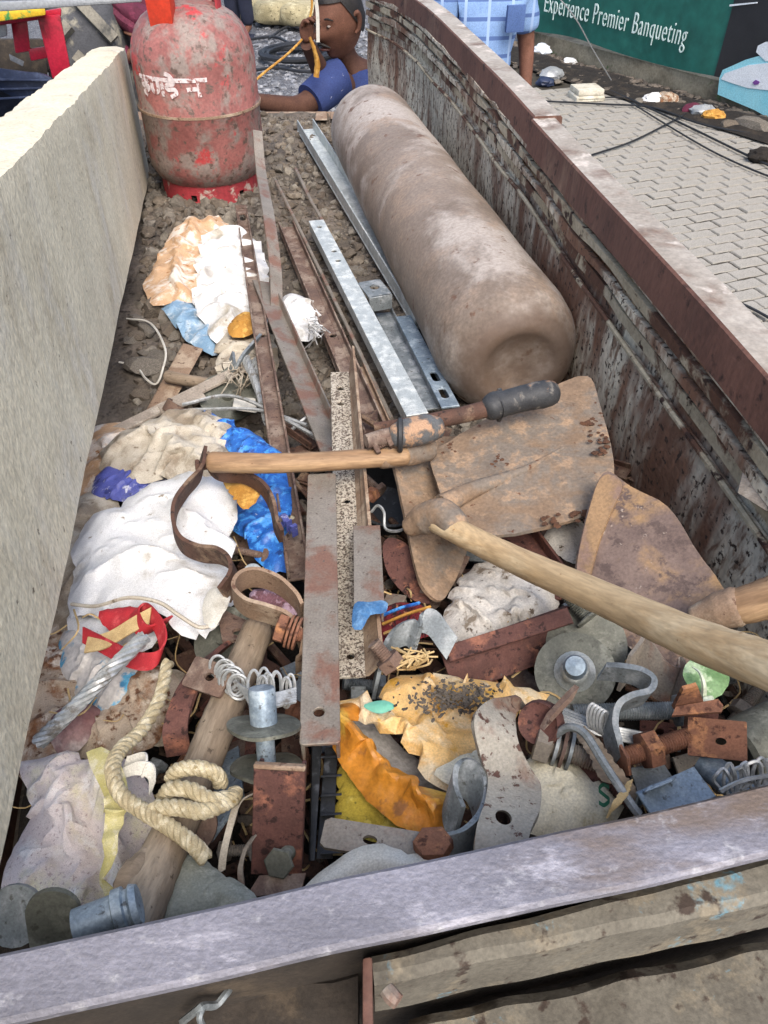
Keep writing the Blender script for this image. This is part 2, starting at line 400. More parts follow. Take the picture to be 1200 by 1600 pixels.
# ---------------------------------------------------------------- materials
def nd(nt, t, **k):
    n = nt.nodes.new(t)
    for a, b in k.items():
        if a.startswith('i_'): n.inputs[a[2:].replace('_', ' ')].default_value = b
        else: setattr(n, a, b)
    return n
SHARP = []; MATS = {}; K = 1.0; KB = 1.0
def mat(name, c1, c2, s=6, c3=None, s3=4, t3=.55, w3=.06, c4=None, s4=40, t4=.62, w4=.04, rough=.7, metal=0, bump=.25, bs=70,
        stretch=None, streak=None, ks=1, bd=.004, spec=.4, rv=.12, c5=None, s5=9, t5=.6, w5=.05, transl=0, vor=0, wrk=0, wks=26):
    """layered weathered surface: c1/c2 drift, c3 patches, c4 specks, c5 further patches, fine relief"""
    s *= K; s3 *= K; s4 *= K ** .7; s5 *= K; bs *= K ** .8; bd *= KB
    m = bpy.data.materials.new(name); m.use_nodes = True; nt = m.node_tree; L = nt.links.new
    b = nt.nodes['Principled BSDF']; tc = nd(nt, 'ShaderNodeTexCoord'); co = tc.outputs['Object']
    if stretch:
        mp = nd(nt, 'ShaderNodeMapping'); mp.inputs['Scale'].default_value = stretch; L(co, mp.inputs[0]); cs = mp.outputs[0]
    else: cs = co
    def nz(sc, det=4, src=co, ro=.6, dist=0):
        n = nd(nt, 'ShaderNodeTexNoise'); n.inputs['Scale'].default_value = sc; n.inputs['Detail'].default_value = det
        n.inputs['Roughness'].default_value = ro; n.inputs['Distortion'].default_value = dist; L(src, n.inputs['Vector']); return n.outputs['Fac']
    def step(src, t, w):
        r = nd(nt, 'ShaderNodeMapRange'); r.inputs['From Min'].default_value = t - w; r.inputs['From Max'].default_value = t + w
        r.interpolation_type = 'SMOOTHSTEP'; L(src, r.inputs['Value']); return r.outputs[0]
    def mix(f, a, c):
        x = nd(nt, 'ShaderNodeMix', data_type='RGBA'); L(f, x.inputs[0])
        for sock, val in ((x.inputs[6], a), (x.inputs[7], c)):
            if isinstance(val, tuple): sock.default_value = val
            else: L(val, sock)
        return x.outputs[2]
    col = mix(step(nz(s, 5, cs), .5, .2), c1, c2)
    hs = nz(bs, 4)
    if c3: f3 = step(nz(s3, 6, cs, .65, .3), t3, w3); col = mix(f3, col, c3)
    if c5: f5 = step(nz(s5, 5, cs, .7), t5, w5); col = mix(f5, col, c5)
    if c4: f4 = step(nz(s4, 4, co), t4, w4); col = mix(f4, col, c4)
    # fine tonal grain
    g = nd(nt, 'ShaderNodeMapRange'); g.inputs['From Min'].default_value = .3; g.inputs['From Max'].default_value = .7
    g.inputs['To Min'].default_value = .8; g.inputs['To Max'].default_value = 1.16; L(nz(bs * 1.7, 2, cs), g.inputs['Value'])
    mu = nd(nt, 'ShaderNodeMix', data_type='RGBA', blend_type='MULTIPLY'); mu.inputs[0].default_value = 1; L(col, mu.inputs[6]); L(g.outputs[0], mu.inputs[7]); col = mu.outputs[2]
    L(col, b.inputs['Base Color'])
    rr = nd(nt, 'ShaderNodeMapRange'); rr.inputs['To Min'].default_value = rough - rv; rr.inputs['To Max'].default_value = min(1, rough + rv); L(nz(s * 2.3, 2, cs), rr.inputs['Value']); L(rr.outputs[0], b.inputs['Roughness'])
    if metal and c3:
        mm = nd(nt, 'ShaderNodeMapRange'); mm.inputs['To Min'].default_value = metal; mm.inputs['To Max'].default_value = metal * .15; L(f3, mm.inputs['Value']); L(mm.outputs[0], b.inputs['Metallic'])
    else: b.inputs['Metallic'].default_value = metal
    b.inputs['Specular IOR Level'].default_value = spec
    bp = nd(nt, 'ShaderNodeBump'); bp.inputs['Strength'].default_value = bump; bp.inputs['Distance'].default_value = bd; L(hs, bp.inputs['Height'])
    last = bp.outputs[0]
    if wrk:
        rn = nd(nt, 'ShaderNodeTexNoise', noise_type='RIDGED_MULTIFRACTAL'); rn.inputs['Scale'].default_value = wks; rn.inputs['Detail'].default_value = 2; rn.inputs['Distortion'].default_value = .8; L(co, rn.inputs['Vector'])
        b3 = nd(nt, 'ShaderNodeBump'); b3.inputs['Strength'].default_value = wrk; b3.inputs['Distance'].default_value = .003; L(rn.outputs['Fac'], b3.inputs['Height']); L(last, b3.inputs['Normal']); last = b3.outputs[0]
    L(last, b.inputs['Normal'])
    if transl: b.inputs['Transmission Weight'].default_value = 0
    MATS[name] = m; return m
# ---------------------------------------------------------------- material set
m_conc = mat('concrete', C('#d6cdb5'), C('#cac0a7'), 9, C('#b4a88f'), 5, .60, .1, C('#6f6656'), 75, .69, .025, rough=.9, bump=.55, bs=90, stretch=(1.3, 1.3, .8), c5=C('#cfc8b7'), s5=5, t5=.6, w5=.1)
m_wall = mat('flaking_paint', C('#d8d0bb'), C('#c2b9a4'), 7, C('#7f6a58'), 44, .56, .07, C('#3d3027'), 95, .60, .05, rough=.85, bump=.5, bs=60, stretch=(1, 1, .4), c5=C('#775744'), s5=3.4, t5=.535, w5=.07, bd=.006)
m_rib = mat('rib_paint', C('#b9ae96'), C('#988c74'), 6, C('#5c4031'), 9, .53, .04, C('#36261f'), 24, .62, .03, rough=.85, bump=.5, bs=70)
m_rail = mat('rail_rust', C('#6f4d40'), C('#553a31'), 5, C('#8a6e5c'), 5, .62, .1, C('#3b2823'), 30, .64, .05, rough=.75, bump=.3, bs=90, stretch=(1, 1, .4))
m_railtop = mat('rail_worn_top', C('#a59d92'), C('#90877b'), 9, C('#705c4e'), 7, .6, .08, C('#bdb3a8'), 20, .62, .05, rough=.6, bump=.25, bs=80)
K, KB = 4.0, .4
m_tail = mat('tailgate_steel', C('#6b6a71'), C('#82818a'), 5, C('#66594f'), 1.8, .585, .08, C('#a3a2a4'), 22, .67, .09, rough=.58, metal=.15, bump=.55, bs=110, c5=C('#9c9aa1'), s5=14, t5=.60, w5=.09, stretch=(.35, 1, 1))
m_bluepaint = mat('old_blue_paint', C('#706b5f'), C('#59544a'), 4, C('#5f8b9b'), 5, .625, .03, C('#3c3129'), 22, .62, .05, rough=.85, bump=.5, bs=60, c5=C('#79705f'), s5=5, t5=.58, w5=.07)
m_dark = mat('dark_dirty_steel', C('#2f2a25'), C('#3b342d'), 8, C('#4d4337'), 5, .58, .08, rough=.9, bump=.5, bs=60)
K, KB = 1.0, 1.0
m_dirt = mat('dirt', C('#61594f'), C('#4d463f'), 9, C('#72685d'), 5, .56, .1, C('#3b342d'), 45, .60, .05, rough=1, bump=.8, bs=80, bd=.01)
m_dirtshade = mat('dirt_and_gap_shade', C('#2a2520'), C('#1e1a17'), 14, C('#3a3229'), 9, .57, .08, rough=1, bump=.9, bs=80, bd=.01)  # dark earth; on the near bed its colour stands in for shade
m_stone = mat('stone', C('#716a60'), C('#5b554d'), 9, C('#878074'), 14, .56, .1, C('#4f4942'), 60, .62, .05, rough=.95, bump=.5, bs=90)
m_stone2 = mat('brown_stone', C('#665c50'), C('#50473e'), 9, C('#7b7163'), 14, .56, .1, rough=.95, bump=.5, bs=90)
m_lpg = mat('worn_red_paint', C('#95605a'), C('#7c4b46'), 10, C('#85776f'), 12, .50, .07, C('#5d4c44'), 60, .60, .06, rough=.6, bump=.2, bs=80, c5=C('#a83c3c'), s5=11, t5=.60, w5=.05)
m_lpgring = mat('red_ring_paint', C('#a83a40'), C('#8e3238'), 9, C('#b5a79b'), 26, .58, .05, C('#5d3430'), 40, .64, .05, rough=.6, bump=.2, bs=80)
m_orange = mat('orange_cap', C('#c2391f'), C('#a9301c'), 9, rough=.5, bump=.1)
m_white = mat('white_worn_letters', C('#dcd3d2'), C('#c2b5b2'), 20, C('#8d5f58'), 55, .55, .04, rough=.7, bump=.1)
m_pipeend = mat('cylinder_foot_rust', C('#6b5a4c'), C('#57493e'), 8, C('#7d6c5e'), 7, .58, .08, C('#33271f'), 40, .62, .05, rough=.7, bump=.3, bs=90)
m_pipe = mat('dusty_brown_steel', C('#86786b'), C('#726559'), 6, C('#a79d93'), 3.6, .54, .07, C('#6a5040'), 30, .66, .05, rough=.6, bump=.15, bs=90, c5=C('#93806f'), s5=9, t5=.6, w5=.1)
K, KB = 3.6, .45
m_rust = mat('rusty_steel', C('#705a4d'), C('#594840'), 8, C('#8b7b6d'), 6, .54, .08, C('#402c26'), 50, .64, .05, rough=.8, bump=.3, bs=110)
m_rustdark = mat('dark_rust', C('#5b4033'), C('#47342b'), 8, C('#7a6552'), 7, .58, .08, C('#2c211c'), 50, .62, .05, rough=.8, bump=.4, bs=110)
m_rustred = mat('red_oxide', C('#63413a'), C('#4e332d'), 10, C('#8a5b48'), 8, .58, .07, C('#301d1a'), 46, .60, .05, rough=.8, bump=.35, bs=110)
m_rustor = mat('orange_rust', C('#855a44'), C('#6b4938'), 10, C('#a87650'), 9, .57, .07, C('#4d3024'), 46, .62, .05, rough=.85, bump=.35, bs=110)
m_rustgrey = mat('grey_rusty_steel', C('#8f877c'), C('#7c7469'), 6, C('#76584a'), 5, .56, .08, C('#5c5048'), 60, .66, .04, rough=.55, metal=.25, bump=.2, bs=100)
m_rusttan = mat('tan_rusty_steel', C('#8f7863'), C('#7a6350'), 6, C('#a6947f'), 6, .56, .09, C('#5d4335'), 40, .64, .05, rough=.75, bump=.3, bs=100)
m_galv = mat('galvanised', C('#b9bfbd'), C('#a8aeac'), 9, C('#c9cdca'), 14, .55, .1, C('#8d918e'), 70, .66, .05, rough=.45, metal=.3, bump=.12, bs=100)
m_galvd = mat('dull_galvanised', C('#83898a'), C('#72787a'), 9, C('#95999a'), 12, .55, .1, C('#5d5f5c'), 60, .64, .05, rough=.5, metal=.4, bump=.15, bs=100)
m_galvblue = mat('bluish_galvanised', C('#8b9aa6'), C('#74838f'), 9, C('#a3b0b8'), 12, .57, .1, C('#565c60'), 60, .64, .05, rough=.5, metal=.35, bump=.15, bs=100)
m_galvgreen = mat('greenish_zinc', C('#66675d'), C('#55564e'), 8, C('#7d7e73'), 10, .57, .1, C('#4d4d44'), 50, .64, .05, rough=.55, metal=.3, bump=.15, bs=90)
m_speck = mat('cement_splashed_steel', C('#b7afa0'), C('#a39a8a'), 9, C('#5d5046'), 90, .53, .05, C('#3f352d'), 150, .58, .04, rough=.9, bump=.5, bs=130)
m_mud = mat('muddy_blade', C('#8d765f'), C('#786451'), 5, C('#756b60'), 4, .53, .08, C('#5c3a28'), 34, .68, .04, rough=.85, bump=.45, bs=55, bd=.006, c5=C('#9b8269'), s5=8, t5=.58, w5=.08)
m_mudgrey = mat('worn_blade', C('#7c6a60'), C('#695850'), 6, C('#9a7c58'), 4, .56, .1, C('#a99a8c'), 40, .68, .04, rough=.55, metal=.2, bump=.3, bs=70, c5=C('#5a4b45'), s5=14, t5=.58, w5=.06)
m_ochre = mat('ochre_blade_edge', C('#957857'), C('#7f674d'), 6, C('#7c6558'), 7, .56, .08, rough=.6, bump=.3, bs=70)
m_clod = mat('red_mud_clod', C('#5f412f'), C('#4b3325'), 30, rough=1, bump=.8, bs=150)
m_wood = mat('pale_wood', C('#bfa680'), C('#a88c66'), 9, C('#cfbb98'), 7, .56, .1, C('#8a6540'), 50, .7, .05, rough=.65, bump=.25, bs=60, stretch=(.12, 1, 1))
m_wood2 = mat('brown_wood', C('#967758'), C('#7d6248'), 9, C('#ab8d6b'), 8, .56, .1, C('#6a4c33'), 40, .68, .05, rough=.65, bump=.25, bs=70, stretch=(.12, 1, 1))
m_stick = mat('weathered_wood', C('#8b7b68'), C('#756655'), 9, C('#9e8f7b'), 10, .56, .1, C('#55493c'), 50, .66, .05, rough=.9, bump=.5, bs=70, stretch=(.15, 1, 1))
m_board = mat('grey_board', C('#9b9083'), C('#877c6f'), 9, C('#ada395'), 10, .56, .1, C('#62584e'), 50, .68, .05, rough=.9, bump=.4, bs=70)
m_rubber = mat('black_grip', C('#2e2f31'), C('#3a3b3c'), 14, C('#6e6a63'), 12, .60, .06, C('#8a6a50'), 18, .66, .05, rough=.6, bump=.3, bs=120)
m_gripclay = mat('clay_grip', C('#5d5f60'), C('#4a4947'), 14, C('#a58468'), 13, .52, .06, rough=.7, bump=.4, bs=120)
m_black = mat('black_plastic', C('#1f2123'), C('#2b2d30'), 14, C('#4c4f54'), 16, .62, .06, rough=.5, bump=.2, bs=100)
m_blackcab = mat('black_cable', C('#1c1e22'), C('#2a2c30'), 14, rough=.5, bump=.1)
m_sackw = mat('white_woven_plastic', C('#dadad9'), C('#cdcdcb'), 5, C('#a39c8e'), 4, .60, .09, C('#7d705d'), 34, .70, .05, rough=.42, bump=.25, bs=160, wrk=.7, wks=34)
m_sackg = mat('grimy_white_plastic', C('#bcb4a4'), C('#a59b8a'), 7, C('#857866'), 6, .56, .09, C('#6a5b49'), 36, .66, .06, rough=.6, bump=.25, bs=150, wrk=.35)
m_sackt = mat('tan_stained_cloth', C('#c8a887'), C('#b8926d'), 8, C('#d9cfc2'), 6, .55, .07, C('#a06f3f'), 16, .66, .06, rough=.75, bump=.25, bs=150, wrk=.35)
m_sackb = mat('blue_print_plastic', C('#2f6fc0'), C('#2356a6'), 10, C('#4a94dc'), 18, .54, .06, C('#d8d8dc'), 22, .70, .03, rough=.4, bump=.25, bs=120, c5=C('#1d3c78'), s5=20, t5=.58, w5=.05, wrk=.35)
m_sacknavy = mat('violet_print_plastic', C('#52589c'), C('#434a88'), 10, C('#b9bac8'), 14, .60, .04, C('#30356a'), 26, .62, .04, rough=.45, bump=.25, bs=120, wrk=.35)
m_sackpb = mat('faded_blue_plastic', C('#7f9cb2'), C('#6b8aa4'), 8, C('#a9b6bf'), 9, .57, .08, C('#5d6a70'), 30, .66, .05, rough=.5, bump=.25, bs=120, wrk=.35)
m_red = mat('red_webbing', C('#b02a31'), C('#96222a'), 10, C('#c04a4c'), 20, .6, .08, rough=.7, bump=.3, bs=200)
m_ochcloth = mat('mustard_cloth', C('#b8863a'), C('#9a6c2c'), 10, C('#d0a455'), 12, .57, .08, rough=.75, bump=.3, bs=150, wrk=.35)
m_straw = mat('straw_webbing', C('#c2a878'), C('#ab9063'), 20, rough=.8, bump=.3, bs=200)
m_brownsack = mat('stained_sack', C('#ab9c89'), C('#94826d'), 7, C('#7a5234'), 6, .55, .07, C('#5b3a24'), 40, .60, .06, rough=.75, bump=.35, bs=150, c5=C('#c3b9aa'), s5=9, t5=.6, w5=.07, wrk=.35)
m_pinksack = mat('pink_woven_sack', C('#d2c7c2'), C('#c4b7b2'), 8, C('#cfc8a4'), 3.2, .56, .09, C('#a3938f'), 120, .62, .06, rough=.5, bump=.5, bs=260, c5=C('#d9d4cf'), s5=7, t5=.58, w5=.07, wrk=.35)
m_yelsack = mat('yellow_stripe', C('#c9c08a'), C('#b8ad6c'), 9, C('#d5cdae'), 14, .56, .08, rough=.6, bump=.5, bs=260)
m_orbag = mat('orange_bag', C('#dab67a'), C('#d3a662'), 7, C('#dccaa8'), 5, .52, .08, C('#bfb298'), 20, .70, .05, rough=.5, bump=.25, bs=110, c5=C('#c99628'), s5=8, t5=.60, w5=.05, wrk=.35)
m_creambag = mat('cream_bag', C('#d8d2bd'), C('#c6bea4'), 7, C('#a89a78'), 7, .60, .07, C('#8d7f60'), 36, .70, .05, rough=.6, bump=.3, bs=110, wrk=.35)
m_whitepaper = mat('white_flaky_sack', C('#d3cec4'), C('#bdb6aa'), 8, C('#8a7d6c'), 12, .60, .05, C('#5b4c3d'), 40, .66, .04, rough=.7, bump=.45, bs=90, wrk=.35)
m_foam = mat('yellow_foam', C('#b9a23c'), C('#9c8a34'), 10, C('#cbb95c'), 12, .57, .07, C('#6f6a2a'), 40, .64, .05, rough=.95, bump=.7, bs=120)
m_rope = mat('yellow_rope', C('#b5a888'), C('#9d8f70'), 20, C('#cec4a8'), 25, .56, .1, C('#8a7850'), 60, .68, .05, rough=.8, bump=.4, bs=220)
m_wire = mat('bright_wire', C('#b4b6b5'), C('#969998'), 20, C('#6f6a62'), 14, .6, .07, rough=.35, metal=.35, bump=.1)
m_greencloth = mat('grey_green_cloth', C('#8d9085'), C('#787c72'), 9, C('#a2a59a'), 12, .57, .09, rough=.8, bump=.3, bs=120, wrk=.35)
m_whitecloth = mat('off_white_cloth', C('#cfccc2'), C('#bdb9ad'), 9, C('#aaa497'), 8, .6, .09, rough=.8, bump=.3, bs=150, wrk=.35)
m_leaf = mat('cabbage_leaf', C('#7c9a6c'), C('#5f8052'), 18, C('#a9bd97'), 22, .56, .06, rough=.5, bump=.4, bs=60)
m_leafw = mat('leaf_rib', C('#d5dcc8'), C('#c0cab0'), 18, rough=.5, bump=.2)
K, KB = 1.0, 1.0
m_paver = mat('paver', C('#99958d'), C('#8a867d'), 2.5, C('#78736a'), 5, .58, .09, C('#a39f94'), 30, .66, .06, rough=.95, bump=.4, bs=90)
m_joint = mat('joint_sand', C('#433e35'), C('#332f28'), 8, rough=1, bump=.5)
m_gravel = mat('wet_gravel', C('#77777a'), C('#5d5e62'), 16, C('#8f9094'), 30, .55, .07, C('#3a3c40'), 60, .55, .06, rough=.85, bump=1, bs=60, bd=.03)
m_banner = mat('green_banner', C('#1f5f55'), C('#1b564e'), 2, C('#2a6b60'), 1.2, .58, .1, rough=.45, bump=.08, bs=6, bd=.02)
m_bannerp = mat('pale_green_banner', C('#6f8f84'), C('#5d7f74'), 4, rough=.6, bump=.1)
m_bannerb = mat('black_banner', C('#26272b'), C('#1e1f23'), 3, rough=.45, bump=.06)
m_cyan = mat('print_cyan', C('#7cc3d3'), C('#93ced9'), 4, rough=.45, bump=.03)
m_pwhite = mat('print_white', C('#dfe4e8'), C('#cfd6dc'), 4, rough=.45, bump=.03)
m_purple = mat('print_purple', C('#7a4a96'), C('#6b3f86'), 4, rough=.45, bump=.03)
m_text = mat('banner_lettering', C('#cfe0dc'), C('#c2d6d2'), 4, rough=.45, bump=.03)
m_plinth = mat('dirty_plinth', C('#8d8674'), C('#746d5c'), 3, C('#5a5345'), 2.5, .55, .1, C('#4a5a3a'), 9, .66, .05, rough=.95, bump=.5, bs=30)

# ---------------------------------------------------------------- setting: ground, pavement, hoarding
GZ = -1.10
def grid(x0, x1, y0, y1, nx, ny, zf):
    vs = [V((x0 + (x1 - x0) * i / nx, y0 + (y1 - y0) * j / ny, 0)) for j in range(ny + 1) for i in range(nx + 1)]
    for v in vs: v.z = zf(v.x, v.y)
    fs = [(j*(nx+1)+i, j*(nx+1)+i+1, (j+1)*(nx+1)+i+1, (j+1)*(nx+1)+i) for j in range(ny) for i in range(nx)]
    return vs, fs
g = mk('ground', grid(-60, 60, -20, 100, 60, 60, lambda x, y: GZ - .02), m_gravel, org=(0, 0, GZ)); tag(g, kind='structure')
# hoarding base line runs from HA to HB
HA, HB = P(850, 90, GZ), P(1200, 192, GZ)
hd = (HB - HA).normalized(); hn = V((-hd.y, hd.x, 0));  hn = hn if hn.dot(V((0, 1, 0))) > 0 else -hn
def HP(a, n, z): return HA + hd * a + hn * n + V((0, 0, z))
# zig-zag pavers
PL, PWD = .205, .108
def paver_mesh(k):
    rr = random.Random(k); z = PWD / 2; d = .0035; g_ = .0075
    L = PL / 2 - .0065; w = PWD / 2 - g_
    top = [(-L, w), (-L*.75, w+d*.2), (-L*.25, w+d), (L*.25, w-d), (L*.75, w-d*.2), (L, w)]
    bot = [(x, y - 2 * w) for x, y in top][::-1]
    side_r = [(L + .003, w*.4), (L - .003, -w*.4)]; side_l = [(-L - .007, -w*.4), (-L + .007, w*.4)]
    ol = top + side_r + bot + [(-L - .007, -w*.4)][:0] + [(-L - .003, -w*.4), (-L + .003, w*.4)]
    n = len(ol); vs = [V((x, y, 0)) for x, y in ol] + [V((x, y, .054)) for x, y in ol] + [V((x * .955, y * .93, .06)) for x, y in ol]
    fs = [(i, (i+1)%n, n+(i+1)%n, n+i) for i in range(n)] + [(n+i, n+(i+1)%n, 2*n+(i+1)%n, 2*n+i) for i in range(n)] + [tuple(2*n+i for i in range(n))]
    me = bpy.data.meshes.new('paver'); me.from_pydata([tuple(v) for v in vs], [], fs); me.materials.append(m_paver); shade(me, 50); return me, (vs, fs)
pd = (P(1070, 455, GZ) - P(900, 390, GZ)); pd.z = 0; pd = V((.93, .37, 0)).normalized(); pn = V((-pd.y, pd.x, 0))
PAVE0 = V((.75, .5, GZ))
pave = mk('pavement', ([PAVE0 + V((-.3, -.2, .022)), HA + V((-1.6, -.55, .022)) , HP(-1.0, -.1, .022), HP(8, -.05, .022), V((9, .0, GZ + .022))], [(0, 1, 2, 3, 4)]), m_joint, org=PAVE0, smooth=0)
tag(pave, kind='structure')
pm, pvf = paver_mesh(1)
cand = []
for i in range(-30, 60):
    for j in range(-30, 90):
        c = PAVE0 + pd * (PL * (i + (.5 if j % 2 else 0))) + pn * (PWD * j)
        a = (c - HA).dot(hd); nn = (c - HA).dot(hn)
        if nn > -.22 - .10 * math.sin(a * 2.3) or c.x < .56 + max(0, (c.y - 3) * -.0): continue
        if c.y < .1 or c.y > 10 or c.x > 6: continue
        d = c - V((0, 0, CAMZ)); u = d.x; zc = d.y * _c - d.z * _s; vv = d.y * _s + d.z * _c
        px, py = 600 + FPX * u / zc, 800 - FPX * vv / zc
        vis = 0 <= px <= 1230 and 60 < py < 560 and px > 830 + (py - 185) * .92 - 40
        cand.append((0 if vis else 1, d.length, c))
cand.sort(key=lambda q: q[:2])
rest = []
for k, (nv, dist, c) in enumerate(cand):
    dz = random.uniform(-.0035, .0035); ang = math.atan2(pd.y, pd.x) + random.uniform(-.025, .025)
    org = c + V((random.uniform(-.003, .003), random.uniform(-.003, .003), dz - .03))
    if k < 300:
        o = bpy.data.objects.new('paver', pm); reg(o, org, pave); o.rotation_euler = (random.uniform(-.012, .012), random.uniform(-.012, .012), ang)
    elif dist < 8.5 and c.x < 4.6:
        rest.append(xf(pvf, Matrix.Translation(org) @ Matrix.Rotation(ang, 4, 'Z')))
if rest: tag(mk('far_pavers', join(*rest), m_paver, pave, smooth=50), kind='stuff')
# hoarding: plinth wall with banner
hw = thing('hoarding', HP(2, .1, 0), 'dark green and black printed banner hoarding on a low plinth wall', 'hoarding')
mk('plinth', hexa([HP(-.35, 0, -.05), HP(9, 0, -.05), HP(9, .25, -.05), HP(-.35, .25, -.05), HP(-.35, 0, .21), HP(9, 0, .21), HP(9, .25, .21), HP(-.35, .25, .21)], .015), m_plinth, hw)
def sheet(a0, a1, z0, z1, n, th=.012, wave=.012, nx=40, nz=10):
    vs = []
    for j in range(nz + 1):
        for i in range(nx + 1):
            a = a0 + (a1 - a0) * i / nx; z = z0 + (z1 - z0) * j / nz
            zz = z + (.02 * math.sin(a * 3.1) if j == 0 else 0)
            vs.append(HP(a, n + wave * math.sin(a * 5 + z) * (1 if j else 1.6), zz))
    fs = [(j*(nx+1)+i, j*(nx+1)+i+1, (j+1)*(nx+1)+i+1, (j+1)*(nx+1)+i) for j in range(nz) for i in range(nx)]
    return solid(vs, fs, th)
def hsol(px, py):                        # position along/up the banner plane
    o = V((0, 0, CAMZ)); d = _ray(px, py); n0 = HA + hn * .0
    t = (n0 - o).dot(hn) / d.dot(hn); q = o + d * t - HA
    return q.dot(hd), q.z
a_l = hsol(822, 20)[0]; a_k = hsol(1134, 70)[0]
mk('banner', sheet(a_l, a_k, .235, 3, -.03), m_banner, hw)
mk('pale_strip', sheet(a_l - .5, a_l - .005, .235, 3, -.03, nx=8), m_bannerp, hw)
mk('black_panel', sheet(a_k + .005, a_k + 3.5, .235, 3, -.03), m_bannerb, hw)
def hprint(name, pts, m, off):
    ps = [hsol(*q) for q in pts]; n = len(ps)
    vs = [HP(a, off, z) for a, z in ps] + [HP(a, off + .006, z) for a, z in ps]
    return mk(name, (vs, [tuple(range(n)), tuple(range(n, 2*n))[::-1]] + [(i, (i+1)%n, n+(i+1)%n, n+i) for i in range(n)]), m, hw, smooth=0)
hprint('printed_napkin', [(1131, 120), (1136, 108), (1172, 92), (1200, 84), (1240, 80), (1240, 200), (1185, 170), (1128, 146)], m_cyan, -.058)
hprint('printed_napkin', [(1134, 122), (1140, 113), (1178, 100), (1215, 96), (1215, 140), (1176, 136), (1150, 128)], m_pwhite, -.064)
hprint('printed_plate', [(1189, 80), (1192, 70), (1204, 64), (1240, 62), (1240, 92), (1204, 94)], m_pwhite, -.064)
hprint('printed_dot', [(1184, 127), (1189, 123), (1195, 126), (1193, 130), (1187, 131)], m_purple, -.070)
hprint('printed_stroke', [(1147, 6), (1190, 2), (1190, 4), (1147, 9)], m_pwhite, -.058)
# lettering
def lettering(txt, A, B, h, m, parent, name='lettering', thin=0, shear=.0):
    cu = bpy.data.curves.new('t', 'FONT'); cu.body = txt; cu.size = 1; cu.extrude = .004; cu.offset = thin; cu.shear = shear; cu.space_character = 1.12; cu.resolution_u = 3
    o = bpy.data.objects.new('t', cu); me = bpy.data.meshes.new_from_object(o)
    xs = [v.co.x for v in me.vertices]; w = max(xs) - min(xs); x0 = min(xs); L = (B - A).length
    X = (B - A).normalized(); Z = V((0, 0, 1)); Z = (Z - X * Z.dot(X)).normalized(); N = X.cross(Z)
    vs = [A + X * ((v.co.x - x0) / w * L) + Z * v.co.y * h + N * v.co.z for v in me.vertices]; fs = [tuple(p.vertices) for p in me.polygons]
    bpy.data.objects.remove(o); bpy.data.curves.remove(cu); bpy.data.meshes.remove(me)
    return mk(name, (vs, fs), m, parent, smooth=0)
a1, z1 = hsol(857, 17); a2, z2 = hsol(1077, 71)
lettering('Experience Premier Banqueting', HP(a1, -.062, z1), HP(a2, -.062, z2), .25, m_text, hw, thin=-.012)
# ---------------------------------------------------------------- trailer
tr = thing('trailer', (0, 1.6, 0), 'open rusty farm trailer loaded with scrap, flaking cream side wall', 'trailer')
RT = .42
wall_in = [(.445, .22), (.43, .45), (.402, .703), (.34, 1.212), (.291, 1.601), (.233, 2.054), (.10, 2.863), (-.06, 3.33)]
wl = smoothpts([V((x, y, 0)) for x, y in wall_in], 10)
def wall_at(y):
    for a, b in zip(wl, wl[1:]):
        if a.y <= y <= b.y: return a.lerp(b, (y - a.y) / (b.y - a.y))
    return wl[0] if y < wl[0].y else wl[-1]
def wnorm(i):
    a = wl[max(i-1, 0)]; b = wl[min(i+1, len(wl)-1)]; t = (b - a).normalized(); return V((t.y, -t.x, 0))   # outwards (to the right)
# inner panel with dents, several plate layers
def panel(z0, z1, off, nz, seed, rag=0, th=.006, zj=.0):
    vs = []; n = len(wl)
    for j in range(nz + 1):
        for i, p in enumerate(wl):
            z = z0 + (z1 - z0) * j / nz
            if j == nz: z += rag * noise.noise(V((p.y * 6, seed, 0))) + rag * .6 * noise.noise(V((p.y * 23, seed, 3)))
            if j == 0: z += zj * noise.noise(V((p.y * 5, seed, 7)))
            off_ = off if off >= 0 or p.y < 1.3 else off * max(.1, 1 - (p.y - 1.3) / .9)
            d = off_ - off + .010 * noise.noise(V((p.y * 2.2, z * 5, seed))) + .003 * noise.noise(V((p.y * 9, z * 14, seed)))
            vs.append(p + wnorm(i) * (off + d) + V((0, 0, z)))
    fs = [(j*n+i, j*n+i+1, (j+1)*n+i+1, (j+1)*n+i) for j in range(nz) for i in range(n-1)]
    return solid(vs, fs, th)
mk('side_panel', panel(-.02, RT - .03, .006, 14, 1), m_wall, tr)
mk('lower_sheet', panel(-.01, .262, -.004, 10, 1, rag=.006), m_wall, tr)
for k, (z, off, h, rg) in enumerate(((.285, -.001, .018, .01), (.312, .001, .014, .012), (.338, .0, .016, .012), (.362, .002, .010, .01))):
    mk('pressed_rib', panel(z, z + h, off - .006, 2, 1 + k * 0, rag=rg, th=.009, zj=rg), m_rib if k % 2 == 0 else m_wall, tr)
bead = [p + wnorm(i) * (-.006 + .010 * noise.noise(V((p.y * 2.2, 1.3, 1)))) + V((0, 0, .262 + .008 * noise.noise(V((p.y * 4, 2, 2))))) for i, p in enumerate(wl)]
mk('edge_bead', tube(bead, .0042, 6, 1), m_rib, tr)
# outer skin, stakes
mk('outer_panel', panel(-.02, RT - .03, .035, 6, 4), m_rail, tr)
